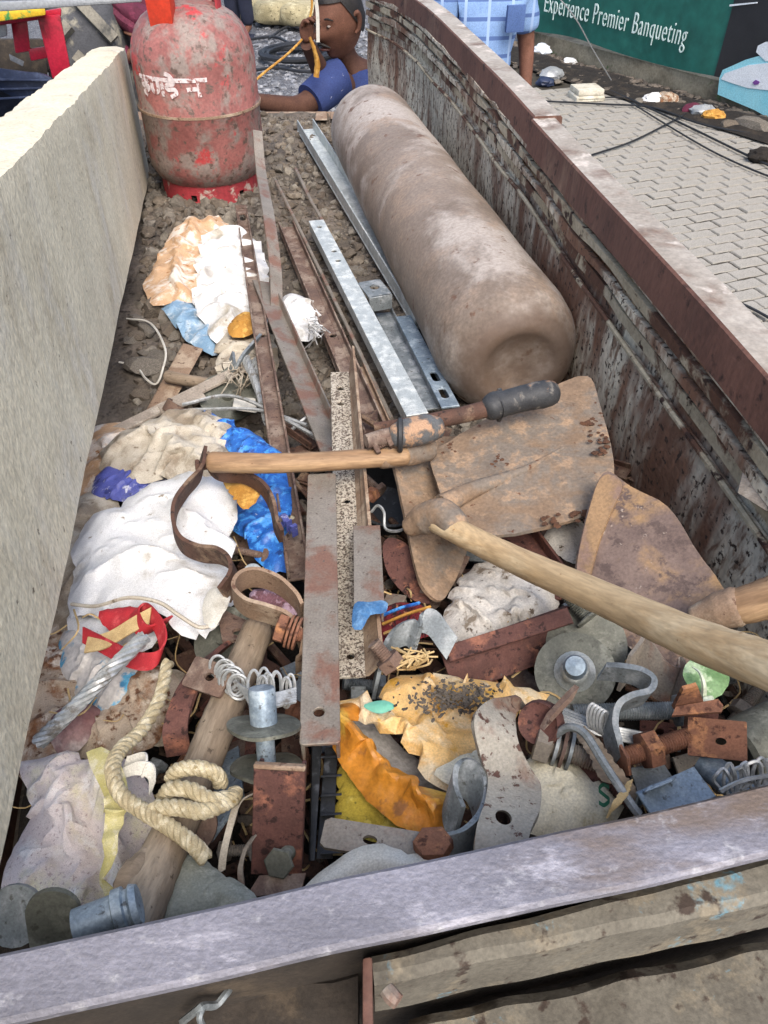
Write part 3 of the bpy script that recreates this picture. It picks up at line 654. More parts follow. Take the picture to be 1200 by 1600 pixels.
# top rail: two angle irons meeting at a crooked joint
def railseg(i0, i1, w, dep, jog=0, zt=RT):
    vs = []; fs = []
    idx = list(range(i0, i1 + 1))
    for i in idx:
        p = wl[i] + wnorm(i) * jog; n = wnorm(i); w2 = w * (1 + .06 * noise.noise(V((p.y * 4, 1, 1))))
        z = zt + .004 * noise.noise(V((p.y * 1.7, 0, 4)))
        vs += [p + n * -.014 + V((0, 0, z - dep)), p + n * -.010 + V((0, 0, z - .003)), p + n * -.007 + V((0, 0, z)), p + n * (w2 - .004) + V((0, 0, z)), p + n * w2 + V((0, 0, z - .004)), p + n * w2 + V((0, 0, z - dep * .8))]
    m = len(idx)
    for a in range(m - 1):
        for k in range(6): fs.append((a*6+k, a*6+(k+1)%6, (a+1)*6+(k+1)%6, (a+1)*6+k))
    fs += [tuple(range(6)), tuple((m-1)*6+k for k in range(6))[::-1]]
    return vs, fs
ij = min(range(len(wl)), key=lambda i: abs(wl[i].y - 1.60))
def two(o, ztop=None):                   # worn pale top faces
    me = o.data
    for p in me.polygons:
        p.material_index = 1 if p.normal.z > .75 else 0
two(mk('top_rail', railseg(0, ij, .040, .055), [m_rail, m_railtop], tr, smooth=25))
two(mk('top_rail', railseg(ij, len(wl) - 1, .046, .055, .005, RT + .004), [m_rail, m_railtop], tr, smooth=25))
# bed floor + front sill
bedv = [V((-.95, 3.05, 0)), V((-.34, .12, 0))]
bl = [V((-.40, .1, 0)), V((-.98, 2.98, 0))]
pl = [V((bl[0].x, bl[0].y, -.03))] + [V((p.x, p.y, -.03)) for p in wl if p.y < 3.2] + [V((-.10, 3.02, -.03)), V((bl[1].x, bl[1].y, -.03))]
n = len(pl)
mk('bed_floor', (pl + [v + V((0, 0, .03)) for v in pl], [tuple(range(n)), tuple(range(n, 2*n))] + [(i, (i+1)%n, n+(i+1)%n, n+i) for i in range(n)]), m_dirt, tr, smooth=0)
sillA, sillB = V((-1.0, 2.93, 0)), V((-.06, 2.93, 0))
M_ = frame(sillA, sillB)
mk('front_sill', xf(join(plate(rrect(.94, .11), [circ(.62, .0, .028, 12, .02)], .006)), M_ @ Matrix.Translation((0, 0.02, .062))), m_rusttan, tr)
mk('front_sill_face', xf(bbox_((0, .078, -.06), (.94, .086, .058), .002), M_), m_rusttan, tr)
mk('hinge_lug', hexa([P(x, y, z) for z in (.06, .10) for x, y in ((492, 188), (512, 188), (510, 174), (494, 174))], .004), m_rusttan, tr)
mk('hinge_lug', hexa([P(x, y, z) for z in (.06, .09) for x, y in ((516, 186), (532, 186), (531, 175), (517, 175))], .004), m_rusttan, tr)
mk('left_panel', hexa([V((-.36, .14, -.03)), V((-.40, .14, -.03)), V((-.99, 2.98, -.03)), V((-.95, 2.98, -.03)), V((-.36, .14, .24)), V((-.40, .14, .24)), V((-.99, 2.98, .24)), V((-.95, 2.98, .24))], .004), m_rail, tr)
# tailgate: worn flat rail on top, painted bar below, ledge, dark slab for gap shade, chassis beam
def along(p0, p1, q): return p0.lerp(p1, q)
TI0, TI1 = P(-160, 1522, RT), P(1500, 1160, RT)
TO0, TO1 = P(-160, 1634, RT), P(1500, 1272, RT)
def slab4(a0, a1, b1, b0, zt, zb, b=.003, seg=24, nz_=.002, seed=0):
    vs = []; fs = []
    for i in range(seg + 1):
        t = i / seg
        p, q = a0.lerp(a1, t), b0.lerp(b1, t); w = nz_ * noise.noise(V((t * 9, seed, 0))); u = nz_ * noise.noise(V((t * 7, seed, 5)))
        d = (q - p).normalized()
        for (pt, z) in ((p, zb), (p, zt - b), (p + d * b, zt), (q - d * b, zt), (q, zt - b), (q, zb)):
            vs.append(V((pt.x, pt.y, z + w)) + d * u)
    for i in range(seg):
        for k in range(6): fs.append((i*6+k, i*6+(k+1)%6, (i+1)*6+(k+1)%6, (i+1)*6+k))
    fs += [tuple(range(6)), tuple(seg*6+k for k in range(6))[::-1]]
    return vs, fs
mk('tailgate_rail', slab4(TI0, TI1, TO1, TO0, RT, RT - .007, .0025, 40, .0015), m_tail, tr)
tdir = (TI1 - TI0).normalized(); tn = V((tdir.y, -tdir.x, 0))    # towards the viewer
mk('tailgate_panel', slab4(TI0 + tn * .016, TI1 + tn * .016, TI1 + tn * .022, TI0 + tn * .022, RT - .008, .0, .001), m_dark, tr)
q0 = P(580, 1500, .375); q1 = P(1260, 1330, .375)
mk('painted_bar', slab4(q0, q1, P(1300, 1395, .375), P(585, 1545, .375), .385, .335, .005, 30, .0012, 3), m_bluepaint, tr)
mk('post', hexa([P(x, y, z) for z in (.25, .40) for x, y in ((566, 1497), (582, 1494), (584, 1640), (566, 1640))], .002), m_rail, tr)
mk('back_ledge', slab4(P(640, 1588, .275), P(1300, 1444, .275), P(1320, 1760, .26), P(600, 1800, .26), .275, .21, .008, 60, .004, 5), m_bluepaint, tr)
mk('gap_shade_slab', slab4(P(560, 1480, .15), P(1400, 1300, .15), P(1400, 1800, .15), P(540, 1900, .15), .15, .10, .006, 30, .003, 8), m_dark, tr)  # added dark slab: gives the gap between bar and ledge its shade
mk('left_board', slab4(P(-50, 1600, .33), P(560, 1512, .33), P(560, 1720, .33), P(-50, 1760, .33), .335, .30, .006, 30, .006, 6), m_dark, tr)
mk('hitch_bolt', tube(PM(.40, (604, 1545), (612, 1556), (622, 1566)) , [.004, .0045, .004], 8, 6), m_rustgrey, tr)
mk('chassis_beam', hexa([V((x, y, z)) for z in (-.25, -.04) for x, y in ((-.45, .3), (.2, .3), (-.2, 2.8), (-.75, 2.8))], .01), m_dark, tr)
# ---------------------------------------------------------------- concrete slab on edge (left)
sd = V((-.459, 2.242, -.285)); sfar = V((-.707, 2.42, .382)); su = sd.normalized(); sn = V((su.y, -su.x, 0)).normalized() * -1
sn = V((-.98, -.2, 0)).normalized(); near = sfar - su * 2.75
def slabmesh():
    nx, nz = 120, 16; vs = []; T = .088; H = .335
    ring = [(0, 0), (0, .5), (0, 1), (1, 1), (1, .5), (1, 0)]
    vs, fs = [], []
    prof = [(0, k / nz) for k in range(nz + 1)] + [(k / 4, 1) for k in range(1, 5)] + [(1, 1 - k / 4) for k in range(1, 5)] + [(1 - k / 3, 0) for k in range(1, 3)]
    m = len(prof)
    for i in range(nx + 1):
        t = i / nx; c = near.lerp(sfar, t)
        for (a, h) in prof:
            q = c + sn * (a * T) + V((0, 0, (h - 1) * H))
            w = .0025 * noise.noise(q * 6) + .0006 * noise.noise(q * 30)
            if h == 1 and a in (0, 1): q += V((0, 0, -.003 - abs(.006 * noise.noise(q * 22)))) + sn * (.002 if a == 0 else -.002)
            q += sn * (w if a == 0 else 0) + V((0, 0, w * 1.5 if h == 1 else 0)); vs.append(q)
    for i in range(nx):
        for k in range(m): fs.append((i*m+k, i*m+(k+1)%m, (i+1)*m+(k+1)%m, (i+1)*m+k))
    fs += [tuple(range(m)), tuple(nx*m+k for k in range(m))[::-1]]
    return vs, fs
tag(mk('concrete_slab', slabmesh(), m_conc, smooth=35), 'long cream concrete slab standing on edge along the left of the trailer', 'concrete slab')
# ---------------------------------------------------------------- dirt and gravel in the bed
def left_x(y): return -.707 + (2.42 - y) * .205
def bedz(x, y):
    t = max(0, min(1, (y - .9) / 1.2)); 
    return .045 + .012 * t + .012 * noise.noise(V((x * 5, y * 5, 0))) + .008 * noise.noise(V((x * 17, y * 17, 3))) + (.02 * math.exp(-((y - 2.75) / .25) ** 2))
vs, fs = [], []; NX, NY = 90, 220
for j in range(NY + 1):
    y = .18 + (2.98 - .18) * j / NY; xl = left_x(y) - .10; xr = wall_at(y).x + .004
    for i in range(NX + 1):
        x = xl + (xr - xl) * i / NX; vs.append(V((x, y, bedz(x, y))))
fs = [(j*(NX+1)+i, j*(NX+1)+i+1, (j+1)*(NX+1)+i+1, (j+1)*(NX+1)+i) for j in range(NY) for i in range(NX)]
db = mk('dirt_bed', (vs, fs), [m_dirt, m_dirtshade], org=(0, 1.5, 0))
for p_ in db.data.polygons: p_.material_index = 1 if p_.center.y + 1.5 < 1.02 + .08 * noise.noise(V((p_.center.x * 9, 0, 0))) else 0  # near bed coloured darker, painting in the shade between the scrap pieces
if True: pass
tag(db, 'loose brown dirt over the trailer floor, near part coloured dark as shade', 'dirt', kind='stuff')
sm = [stone_mesh('stone', k, m_stone if k % 3 else m_stone2) for k in range(10)]
def mesh_vf(me): return [v.co.copy() for v in me.vertices], [tuple(p.vertices) for p in me.polygons]
smv = []
for k in range(6):
    bm = bmesh.new(); bmesh.ops.create_icosphere(bm, subdivisions=1, radius=1); rr = random.Random(k + 50)
    cuts = [(V((rr.gauss(0, 1), rr.gauss(0, 1), rr.gauss(0, 1))).normalized(), rr.uniform(.35, .75)) for _ in range(7)]
    for v in bm.verts:
        for nv, d in cuts:
            q = v.co.dot(nv) - d
            if q > 0: v.co -= nv * q
        v.co.z *= .75
    smv.append(unbm(bm))
gr = []
rg = random.Random(3)
for k in range(6500):
    y = .95 + 1.98 * rg.random() ** .9; x = left_x(y) + (wall_at(y).x - left_x(y)) * rg.random()
    s = .004 + .018 * rg.random() ** 3.2 + (.012 * rg.random() ** 3 if x < left_x(y) + .25 else 0)
    if y > 2.55 and rg.random() < .55: s *= .55
    gr.append(xf(smv[k % 6], Matrix.Translation((x, y, bedz(x, y) + s * .2)) @ Matrix.Rotation(rg.uniform(0, 6.3), 4, 'Z') @ Matrix.Rotation(rg.uniform(-.6, .6), 4, 'X') @ Matrix.Diagonal((s * rg.uniform(.8, 1.4), s, s, 1))))
tag(mk('bed_chippings', join(*gr[::2]), m_stone, org=(0, 1.5, 0), smooth=20), 'grey angular stone chippings mixed into the trailer dirt', 'gravel', kind='stuff')
tag(mk('bed_gravel', join(*gr[1::2]), m_stone2, org=(0, 1.5, 0), smooth=30), 'loose gravel scattered over the dirt between the scrap steel', 'gravel', kind='stuff')
# single larger stones one can point to
stones = [(240, 478, .040, 'large pale flat stone beside the slab above the sack'), (215, 500, .024, 'round grey stone against the concrete slab, left of the tan sack'), (228, 516, .026, 'grey stone just left of the blue sack corner'),
          (213, 526, .022, 'small brown stone left of the blue sack corner by the slab'), (224, 572, .034, 'largest grey boulder below the sack beside the slab'), (246, 562, .028, 'pale rounded stone right of the largest boulder'),
          (232, 364, .024, 'angular pale stone high beside the slab under the red cylinder'), (262, 340, .02, 'small angular stone between red cylinder and sack'), (205, 530, .02, 'flat stone touching the slab below the brown stone'),
          (250, 600, .024, 'brown stone at the left end of the wooden plank'), (220, 610, .022, 'grey stone at the slab foot left of the grey stick'), (300, 330, .018, 'small stone in front of the red cylinder foot ring'),
          (438, 268, .022, 'pale stone at the top of the two thin rods'), (470, 222, .02, 'pale stone near the hole in the front sill'), (350, 330, .016, 'pebble right of the red cylinder foot ring'),
          (560, 420, .02, 'dark stone right of the perforated galvanised channel'), (548, 395, .018, 'small dark stone above the galvanised tab'), (275, 520, .02, 'stone at the upper end of the wooden plank')]
for k, (px, py, r, lb) in enumerate(stones):
    p = P(px, py, .06); o = bpy.data.objects.new('stone', sm[k % 10]); reg(o, (p.x, p.y, bedz(p.x, p.y) + r * .25), None)
    o.scale = (r * 1.15, r, r * .9); o.rotation_euler = (0, 0, rg.uniform(0, 6)); tag(o, lb, 'stone', 'larger stones in the trailer bed')
# ---------------------------------------------------------------- red gas cylinder
def curved_paint(parent, strokes, base, axis, rad, zc, th0, sc, name, m, w=.006):
    """brush strokes laid on a cylinder: strokes in (x,y) letter units"""
    out = []
    for st in strokes:
        sp = smoothpts([V((x, y, 0)) for x, y in st], 5) if len(st) > 2 else [V((st[0][0], st[0][1], 0)).lerp(V((st[1][0], st[1][1], 0)), i / 24) for i in range(25)]; ps = []
        for q in sp:
            th = th0 + q.x * sc / rad
            ps.append(base + V((math.cos(th) * (rad + .0012), math.sin(th) * (rad + .0012), zc + q.y * sc)))
        wv = []
        L = len(ps); vs, fs = [], []
        for i, p in enumerate(ps):
            T = (ps[min(i+1, L-1)] - ps[max(i-1, 0)]).normalized(); n_ = V((p.x - base.x, p.y - base.y, 0)).normalized(); wd = T.cross(n_).normalized() * w / 2
            vs += [p - wd - n_ * .002, p + wd - n_ * .002, p + wd, p - wd]
        for i in range(L - 1):
            for k in range(4): fs.append((i*4+k, i*4+(k+1)%4, (i+1)*4+(k+1)%4, (i+1)*4+k))
        fs += [(0,1,2,3), tuple((L-1)*4+k for k in range(4))[::-1]]; out.append((vs, fs))
    return mk(name, join(*out), m, parent, smooth=0)
lb = V((-.492, 2.27, .045)); LR = .157
lp = thing('gas_cylinder', lb, 'tall scuffed red gas cylinder with faded white lettering, standing at the slab end', 'gas cylinder')
prof = [(.035, .10), (.045, .118), (.065, .140), (.095, .1555), (.12, LR), (.225, LR), (.231, LR + .003), (.241, LR + .003), (.247, LR), (.345, LR), (.365, .1545), (.39, .1465), (.415, .133), (.435, .115), (.45, .09), (.46, .06), (.464, .0)]
mk('body', lathe(lb, (0, 0, 1), prof, 56, up=(0, 1, 0)), m_lpg, lp, smooth=30)
mk('weld_band', lathe(lb, (0, 0, 1), [(.232, LR + .0005), (.233, LR + .0045), (.239, LR + .0045), (.240, LR + .0005)], 56, up=(0, 1, 0)), m_rusttan, lp)
def footring():
    n = 48; holes = [i for i in range(n) if i % 8 in (2,)]
    vs, fs = [], []
    zz = [0, .018, .036, .058]
    for z in zz:
        for i in range(n):
            q = 2 * math.pi * i / n; vs.append(lb + V((math.cos(q) * .128, math.sin(q) * .128, z)))
    for j in range(3):
        for i in range(n):
            if j == 1 and i in holes: continue
            fs.append((j*n+i, j*n+(i+1)%n, (j+1)*n+(i+1)%n, (j+1)*n+i))
    return solid(vs, fs, .005)
mk('foot_ring', footring(), m_lpgring, lp)
mk('foot_rim', tube([lb + V((math.cos(q * math.pi / 16) * .130, math.sin(q * math.pi / 16) * .130, .003)) for q in range(32)], .005, 6, 1, closed=True), m_lpgring, lp)
mk('valve_cap', hexa([lb + V(q) for q in ((-.072, -.10, .42), (-.012, -.115, .42), (-.012, -.06, .44), (-.072, -.05, .44), (-.076, -.105, .56), (-.012, -.12, .56), (-.012, -.06, .56), (-.076, -.05, .56))], .004), m_orange, lp)
mk('collar', strip([lb + V((math.cos(R(a)) * .085, math.sin(R(a)) * .085, .49)) for a in range(-20, 200, 20)], (0, 0, .09), .004, 3), m_lpgring, lp)
deva = [[(-.3, 1), (4.9, 1)],                                        # head line
        [(.5, 1), (.5, .78), (.05, .72), (.1, .48), (.5, .5), (.55, .3), (.1, .12), (.35, -.1)],   # first vowel
        [(.95, 1), (.95, .35), (1.2, .2), (1.45, .35), (1.45, 1)], [(1.8, 1), (1.8, .0)],        # half n
        [(2.6, 1), (2.6, .78), (2.15, .7), (2.2, .45), (2.65, .45), (2.75, .2), (2.35, .0)], [(2.6, 1.0), (2.45, 1.25), (2.1, 1.4)],
        [(3.5, .45), (3.9, .48)], [(4.3, 1), (4.3, .0)], [(3.9, .48), (4.3, .5)]]
deva = [[(x, y) for x, y in s] for s in deva]
_rr = random.Random(2)
curved_paint(lp, deva, lb, (0, 0, 1), LR, .285, R(-135), .037, 'lettering', m_white, .0095)
# ---------------------------------------------------------------- long brown steel cylinder
A, B = V((.232, 1.145, .150)), V((-.055, 2.56, .155)); ax = B - A; Lp = ax.length; r = .125
cyl_prof = [(.016, 0), (.014, .03), (.009, .05), (.003, .062), (.0, .070), (.002, .080), (.009, .093), (.021, .1055), (.038, .1155), (.06, .122), (.09, r)] + [(Lp * k / 14, r + .0012 * math.sin(k * 1.7)) for k in range(1, 12)] + \
           [(Lp - .13, r), (Lp - .09, r * .975), (Lp - .06, r * .9), (Lp - .035, r * .76), (Lp - .02, r * .55), (Lp - .005, r * .3), (Lp, .03), (Lp + .01, 0)]
sc_ = mk('steel_cylinder', lathe(A, ax, cyl_prof, 48), m_pipe, smooth=50)
# the foot of the cylinder is bare dark rust without dust
nt = m_pipe.node_tree; bs_ = nt.nodes['Principled BSDF']; old = bs_.inputs['Base Color'].links[0].from_socket; axn = ax.normalized()
tc = nd(nt, 'ShaderNodeTexCoord'); dt = nd(nt, 'ShaderNodeVectorMath', operation='DOT_PRODUCT'); dt.inputs[1].default_value = axn; nt.links.new(tc.outputs['Object'], dt.inputs[0])
nz_ = nd(nt, 'ShaderNodeTexNoise'); nz_.inputs['Scale'].default_value = 22; nz_.inputs['Detail'].default_value = 4; nt.links.new(tc.outputs['Object'], nz_.inputs['Vector'])
ad = nd(nt, 'ShaderNodeMath', operation='MULTIPLY_ADD'); ad.inputs[1].default_value = .05; nt.links.new(nz_.outputs['Fac'], ad.inputs[0]); nt.links.new(dt.outputs['Value'], ad.inputs[2])
x0 = (A - ORG[sc_]).dot(axn); mr = nd(nt, 'ShaderNodeMapRange'); mr.inputs['From Min'].default_value = x0 + .032; mr.inputs['From Max'].default_value = x0 + .062; mr.inputs['To Min'].default_value = .85; mr.inputs['To Max'].default_value = 0; nt.links.new(ad.outputs[0], mr.inputs['Value'])
mx = nd(nt, 'ShaderNodeMix', data_type='RGBA'); nt.links.new(mr.outputs[0], mx.inputs[0]); nt.links.new(old, mx.inputs[6]); mx.inputs[7].default_value = C('#5c4b3f'); nt.links.new(mx.outputs[2], bs_.inputs['Base Color'])
tag(sc_, 'long thick brown steel gas cylinder lying along the right side wall', 'steel cylinder')
# ---------------------------------------------------------------- scrap: helpers
def one(name, vf, m, label, cat, group=None, smooth=40, align=None): return tag(mk(name, vf, m, smooth=smooth, align=align), label, cat, group)
def mid(*ps): return sum((V(p) for p in ps), V()) / len(ps)
def cut(o, cs):                         # drill real holes: list of (centre, axis, radius[, length])
    M = []
    for q in cs:
        c, a, r = q[:3]; L = q[3] if len(q) > 3 else .06
        a = V(a).normalized(); vf = lathe(V(c) - a * L / 2, a, [(0, r), (L, r)], 16)
        M.append(vf)
    cu = mk('cutter', join(*M), m_dark, smooth=0)
    md = o.modifiers.new('b', 'BOOLEAN'); md.object = cu; md.operation = 'DIFFERENCE'; md.solver = 'EXACT'
    dg = bpy.context.evaluated_depsgraph_get(); me = bpy.data.meshes.new_from_object(o.evaluated_get(dg))
    o.modifiers.clear(); o.data = me; del ORG[cu]; bpy.data.objects.remove(cu)
def poly_plate(pts, th, b=.001):        # plate from survey points (any plane), thickness downwards
    n = len(pts); nrm = V((0, 0, 0))
    for i in range(n): nrm += V(pts[i]).cross(V(pts[(i+1) % n]))
    nrm = nrm.normalized() * th
    if nrm.z > 0: nrm = -nrm
    return [V(p) for p in pts] + [V(p) + nrm for p in pts], [tuple(range(n)), tuple(range(n, 2*n))[::-1]] + [(i, (i+1)%n, n+(i+1)%n, n+i) for i in range(n)]
def sheetpoly(px, zs, step, th, relief=.002, seed=0, n=4, f=14, bow=0):   # subdivided shaped sheet with uneven surface
    pts3 = smoothpts([P(a, b, q) for (a, b), q in zip(px, zs)], n, True)
    A = np.array([[p.x, p.y, 1] for p in pts3]); B = np.array([p.z for p in pts3]); co, *_ = np.linalg.lstsq(A, B, rcond=None)
    poly = [V((p.x, p.y)) for p in pts3]; v2, fs, _ = cdt_fill(poly, step, seed)
    vs = []
    for q in v2:
        e = edged(q, poly)
        vs.append(V((q.x, q.y, co[0]*q.x + co[1]*q.y + co[2] + relief * noise.noise(V((q.x*f, q.y*f, seed))) + relief * .5 * noise.noise(V((q.x*f*4, q.y*f*4, seed))) + bow * (1 - math.exp(-e / .03)))))
    return solid(vs, fs, th)
# ---------------------------------------------------------------- long steel in the middle
A, B = P(478, 203, .085), P(668, 510, .075)
one('steel_channel', section(A, B, .055, .032, .032, .004, holes=[], bend=.002), m_galv, 'long grey galvanised channel tucked against the brown steel cylinder', 'steel channel')
gA, gB = P(494, 345, .105), P(652, 648, .125); Lg = (gB - gA).length
gch = one('steel_channel', section(gA, gB, .036, -.024, -.024, .003, holes=[circ(.045, 0, .007), circ(.20, .004, .007), circ(.255, .002, .007)]), m_galv, 'pale galvanised channel with round holes in its top face', 'steel channel')
one('thin_rod', tube(PM(.085, (430, 281), (470, 362), (540, 505), (612, 655)), .0042, 7, 4), m_rustgrey, 'longer of two thin rods, left of the perforated galvanised channel', 'steel rod')
one('thin_rod', tube(PM(.085, (462, 264), (485, 312), (506, 350), (560, 470)), .0045, 7, 4), m_rustgrey, 'shorter thin rod ending at the perforated galvanised channel top', 'steel rod')
tA, tB = P(574, 448, .10), P(612, 485, .10)
tb = thing('fixing_tab', mid(tA, tB), 'small square galvanised tab with a round hole beside the brown cylinder', 'metal tab')
mk('plate', xf(plate(rrect(.075, .05, .006), [circ(.032, .002, .011)], .004), frame(P(576, 440, .115), P(613, 486, .115))), m_galvd, tb)
mk('lip', xf(bbox_((.070, -.025, -.03), (.076, .025, .002), .001), frame(P(576, 440, .115), P(613, 486, .115))), m_galvd, tb)
sA, sB = P(630, 495, .085), P(704, 636, .105); Ls = (sB - sA).length
one('slotted_bar', section(sA, sB, .030, -.02, 0, .004, holes=[slot(Ls - .045, 0, .022, .0075), slot(Ls - .105, 0, .022, .0075)]), m_galvblue, 'bluish steel bar with two oval slots under the brown cylinder', 'slotted bar')
one('steel_angle', section(P(600, 490, .06), P(672, 640, .085), .035, .015, 0, .004), m_galvd, 'dull bluish steel angle between perforated channel and slotted bar', 'steel angle')
one('flat_bar', strip([PY(402, 205, 2.12), PY(408, 270, 1.98), P(420, 340, .20), P(430, 420, .16), P(432, 488, .125)], [(.022, .006, -.006), (.024, .004, -.01), (.022, 0, -.012)], .005, 8), m_rustgrey, 'brown flat steel bar leaning against the red gas cylinder', 'flat bar')
cA, cB = P(377, 322, .085), P(470, 905, .175); Lc = (cB - cA).length
c9 = one('steel_channel', section(cA, cB, .029, .012, .016, .0035, holes=[circ(.03, 0, .008), slot(.1, 0, .04, .008), circ(.79, 0, .0075), circ(Lc - .12, 0, .007)], fl=(.075, Lc), bend=.003), m_rust, 'narrow rust red channel running from the gas cylinder past the sacks', 'steel channel')
kA, kB = P(448, 356, .075), P(590, 690, .09); Lk = (kB - kA).length
one('steel_channel', section(kA, kB, .040, .017, .017, .0035, holes=[circ(.58, .0, .008), circ(.9, 0, .007)], r=.018, bend=.003), m_rust, 'wide rust brown trough channel with rounded end beside the thin rods', 'steel channel')
one('steel_channel', section(P(410, 440, .125), P(522, 712, .165), .038, .016, -.004, .0035, up=(.35, -.2, 1), bend=.003), m_rustgrey, 'grey and rust steel channel lying diagonally across two rusty channels', 'steel channel')
one('steel_angle', section(P(560, 575, .075), P(640, 760, .10), .022, .012, 0, .003), m_rusttan, 'slim tan steel angle left of the perforated galvanised channel', 'steel angle')
# middle stack
aA, aB = P(531, 583, .215), P(549, 1058, .215); La = (aB - aA).length
an = thing('steel_angle', aA, 'long steel angle with cement splashed face, passing under the wooden handle', 'steel angle')
mk('splashed_face', section(aA, aB, .027, 0, 0, .004, holes=[circ(.045, 0, .006), circ(.085, 0, .006), circ(.30, .003, .005), circ(La - .025, 0, .005)]), m_speck, an)
mk('flange', xf(join(hexa([(0, .0175, .0), (0.0, .0137, .0), (La, .0137, .0), (La, .0175, 0), (0.0, -.0215, .034), (.012, -.0155, .003), (La, -.030, .020), (La, -.033, .022)][:4] + [(-.03, .024, .028), (-.03, .0205, .030), (La, .029, .022), (La, .033, .022)], 0)), frame(aA, aB)), m_rusttan, an, smooth=0)
bA, bB = P(503, 742, .245), P(500, 1163, .275); Lb = (bB - bA).length
one('steel_channel', section(bA, bB, .033, -.022, -.022, .0035, holes=[circ(Lb - .032, -.001, .0055)], r=.003), m_rustgrey, 'grey steel channel with rust patches and one hole at its near end', 'steel channel')
st = thing('channel_stub', P(575, 880, .22), 'short pale steel stub lying on the splashed angle with blue cloth at its end', 'steel stub')
mk('web', section(P(573, 823, .238), P(577, 950, .255), .030, -.02, -.02, .003), m_rustgrey, st)
cl = P(577, 948, .255)
mk('cloth_wrap', sack([(556, 946), (575, 943), (599, 940), (600, 952), (578, 958), (566, 975), (553, 972)], .258, .003, .008, .004, .008, 5, edge=.008), MATS.get('m') or mat('blue_rag', C('#3e6c98'), C('#2f5680'), 20, C('#6d93b5'), 30, .56, .08, rough=.8, bump=.5, bs=200), st)
# ---------------------------------------------------------------- hoes
def hoe(name, label, px, zs, hp, hr, mblade, mhandle, sock, seed, relief, ridge=True, msock=None):
    t = thing(name, P(px[0][0], px[0][1], zs[0] - .02), label, 'hoe')
    b = mk('blade', sheetpoly(px, zs, .008, .005, relief, seed, 4), mblade, t)
    mk('socket', tube(sock[0], sock[1], 20, 6, round_end=True), msock or mblade, t)
    h = mk('handle', tube(hp, hr, 20, 10, jit=.02, round_end=True), mhandle, t, align=(hp[0], hp[-1]))
    return t
hz = .245
h1 = hoe('hoe', 'mud caked hoe with broad blade and thick pale handle to the lower right',
    [(672, 712), (700, 688), (742, 664), (812, 630), (880, 597), (908, 589), (928, 596), (944, 650), (960, 712), (955, 758), (925, 800), (880, 818), (832, 832), (775, 838), (722, 838), (700, 810), (688, 770)],
    [.235, .24, .243, .25, .258, .262, .265, .262, .258, .25, .24, .236, .232, .23, .23, .232, .233],
    [P(678, 812, .252), P(790, 868, .278), P(930, 930, .335), P(1080, 996, .40), P(1200, 1040, .442), P(1420, 1120, .50)], [.0138, .0145, .0152, .0156, .016, .016], m_mud, m_wood,
    ([P(640, 824, .232), P(662, 812, .244), P(690, 806, .258), P(712, 822, .262)], [.012, .019, .0205, .0165]), 3, .004)
mk('blade_neck', tube([P(690, 790, .240), P(740, 765, .238), P(820, 735, .241), P(880, 700, .248)], [.014, .011, .006, .002], 10, 8), m_mud, h1)
for (cx, cy, r_) in ((925, 655, .010), (938, 700, .012), (934, 683, .008), (780, 720, .006), (862, 812, .009), (905, 810, .012), (700, 700, .006)):
    cl = []
    for q in range(9):
        p = P(cx + random.uniform(-14, 14), cy + random.uniform(-10, 10), .2575 if cy < 740 else .243); s_ = r_ * random.uniform(.25, .55)
        cl.append(xf(smv[q % 6], Matrix.Translation(p) @ Matrix.Diagonal((s_ * 1.3, s_, s_ * .6, 1))))
    mk('mud_clod', join(*cl), m_clod, h1)
h2 = hoe('hoe', 'brown hoe under the broad blade, its wooden handle pointing left to the sacks',
    [(614, 702), (650, 684), (700, 676), (740, 700), (760, 780), (735, 850), (712, 905), (690, 938), (662, 920), (648, 880), (636, 820), (622, 755)],
    [.235, .232, .225, .2, .18, .17, .17, .17, .18, .19, .205, .22],
    [P(332, 722, .262), P(420, 724, .263), P(520, 720, .262), P(632, 712, .258)], [.0130, .0125, .012, .0125], m_mud, m_wood2,
    ([P(596, 716, .258), P(640, 706, .255), P(668, 700, .25)], [.0135, .018, .017]), 5, .004)
h3 = hoe('hoe', 'worn hoe with ochre blade edge leaning against the rusty side wall',
    [(938, 742), (955, 738), (985, 760), (1040, 800), (1082, 850), (1120, 893), (1150, 930), (1148, 968), (1120, 1010), (1085, 1046), (1050, 1052), (1000, 1025), (945, 975), (905, 935), (898, 895), (905, 850), (920, 790)],
    [.285, .287, .285, .28, .277, .275, .275, .255, .235, .22, .214, .21, .215, .22, .225, .24, .262],
    [P(1128, 952, .285), P(1165, 945, .297), P(1230, 925, .32), P(1330, 890, .36)], [.016, .018, .02, .02], m_mudgrey, m_wood2,
    ([P(1085, 962, .272), P(1120, 955, .282), P(1150, 948, .292)], [.010, .018, .0195]), 9, .003, msock=m_rusttan)
mk('ochre_edge', sheetpoly([(938, 744), (955, 740), (972, 760), (955, 800), (935, 850), (922, 900), (915, 935), (904, 930), (900, 895), (907, 850), (922, 790)], [.2865, .289, .284, .269, .25, .236, .226, .224, .228, .243, .266], .008, .004, .002, 9, 4), m_ochre, h3)
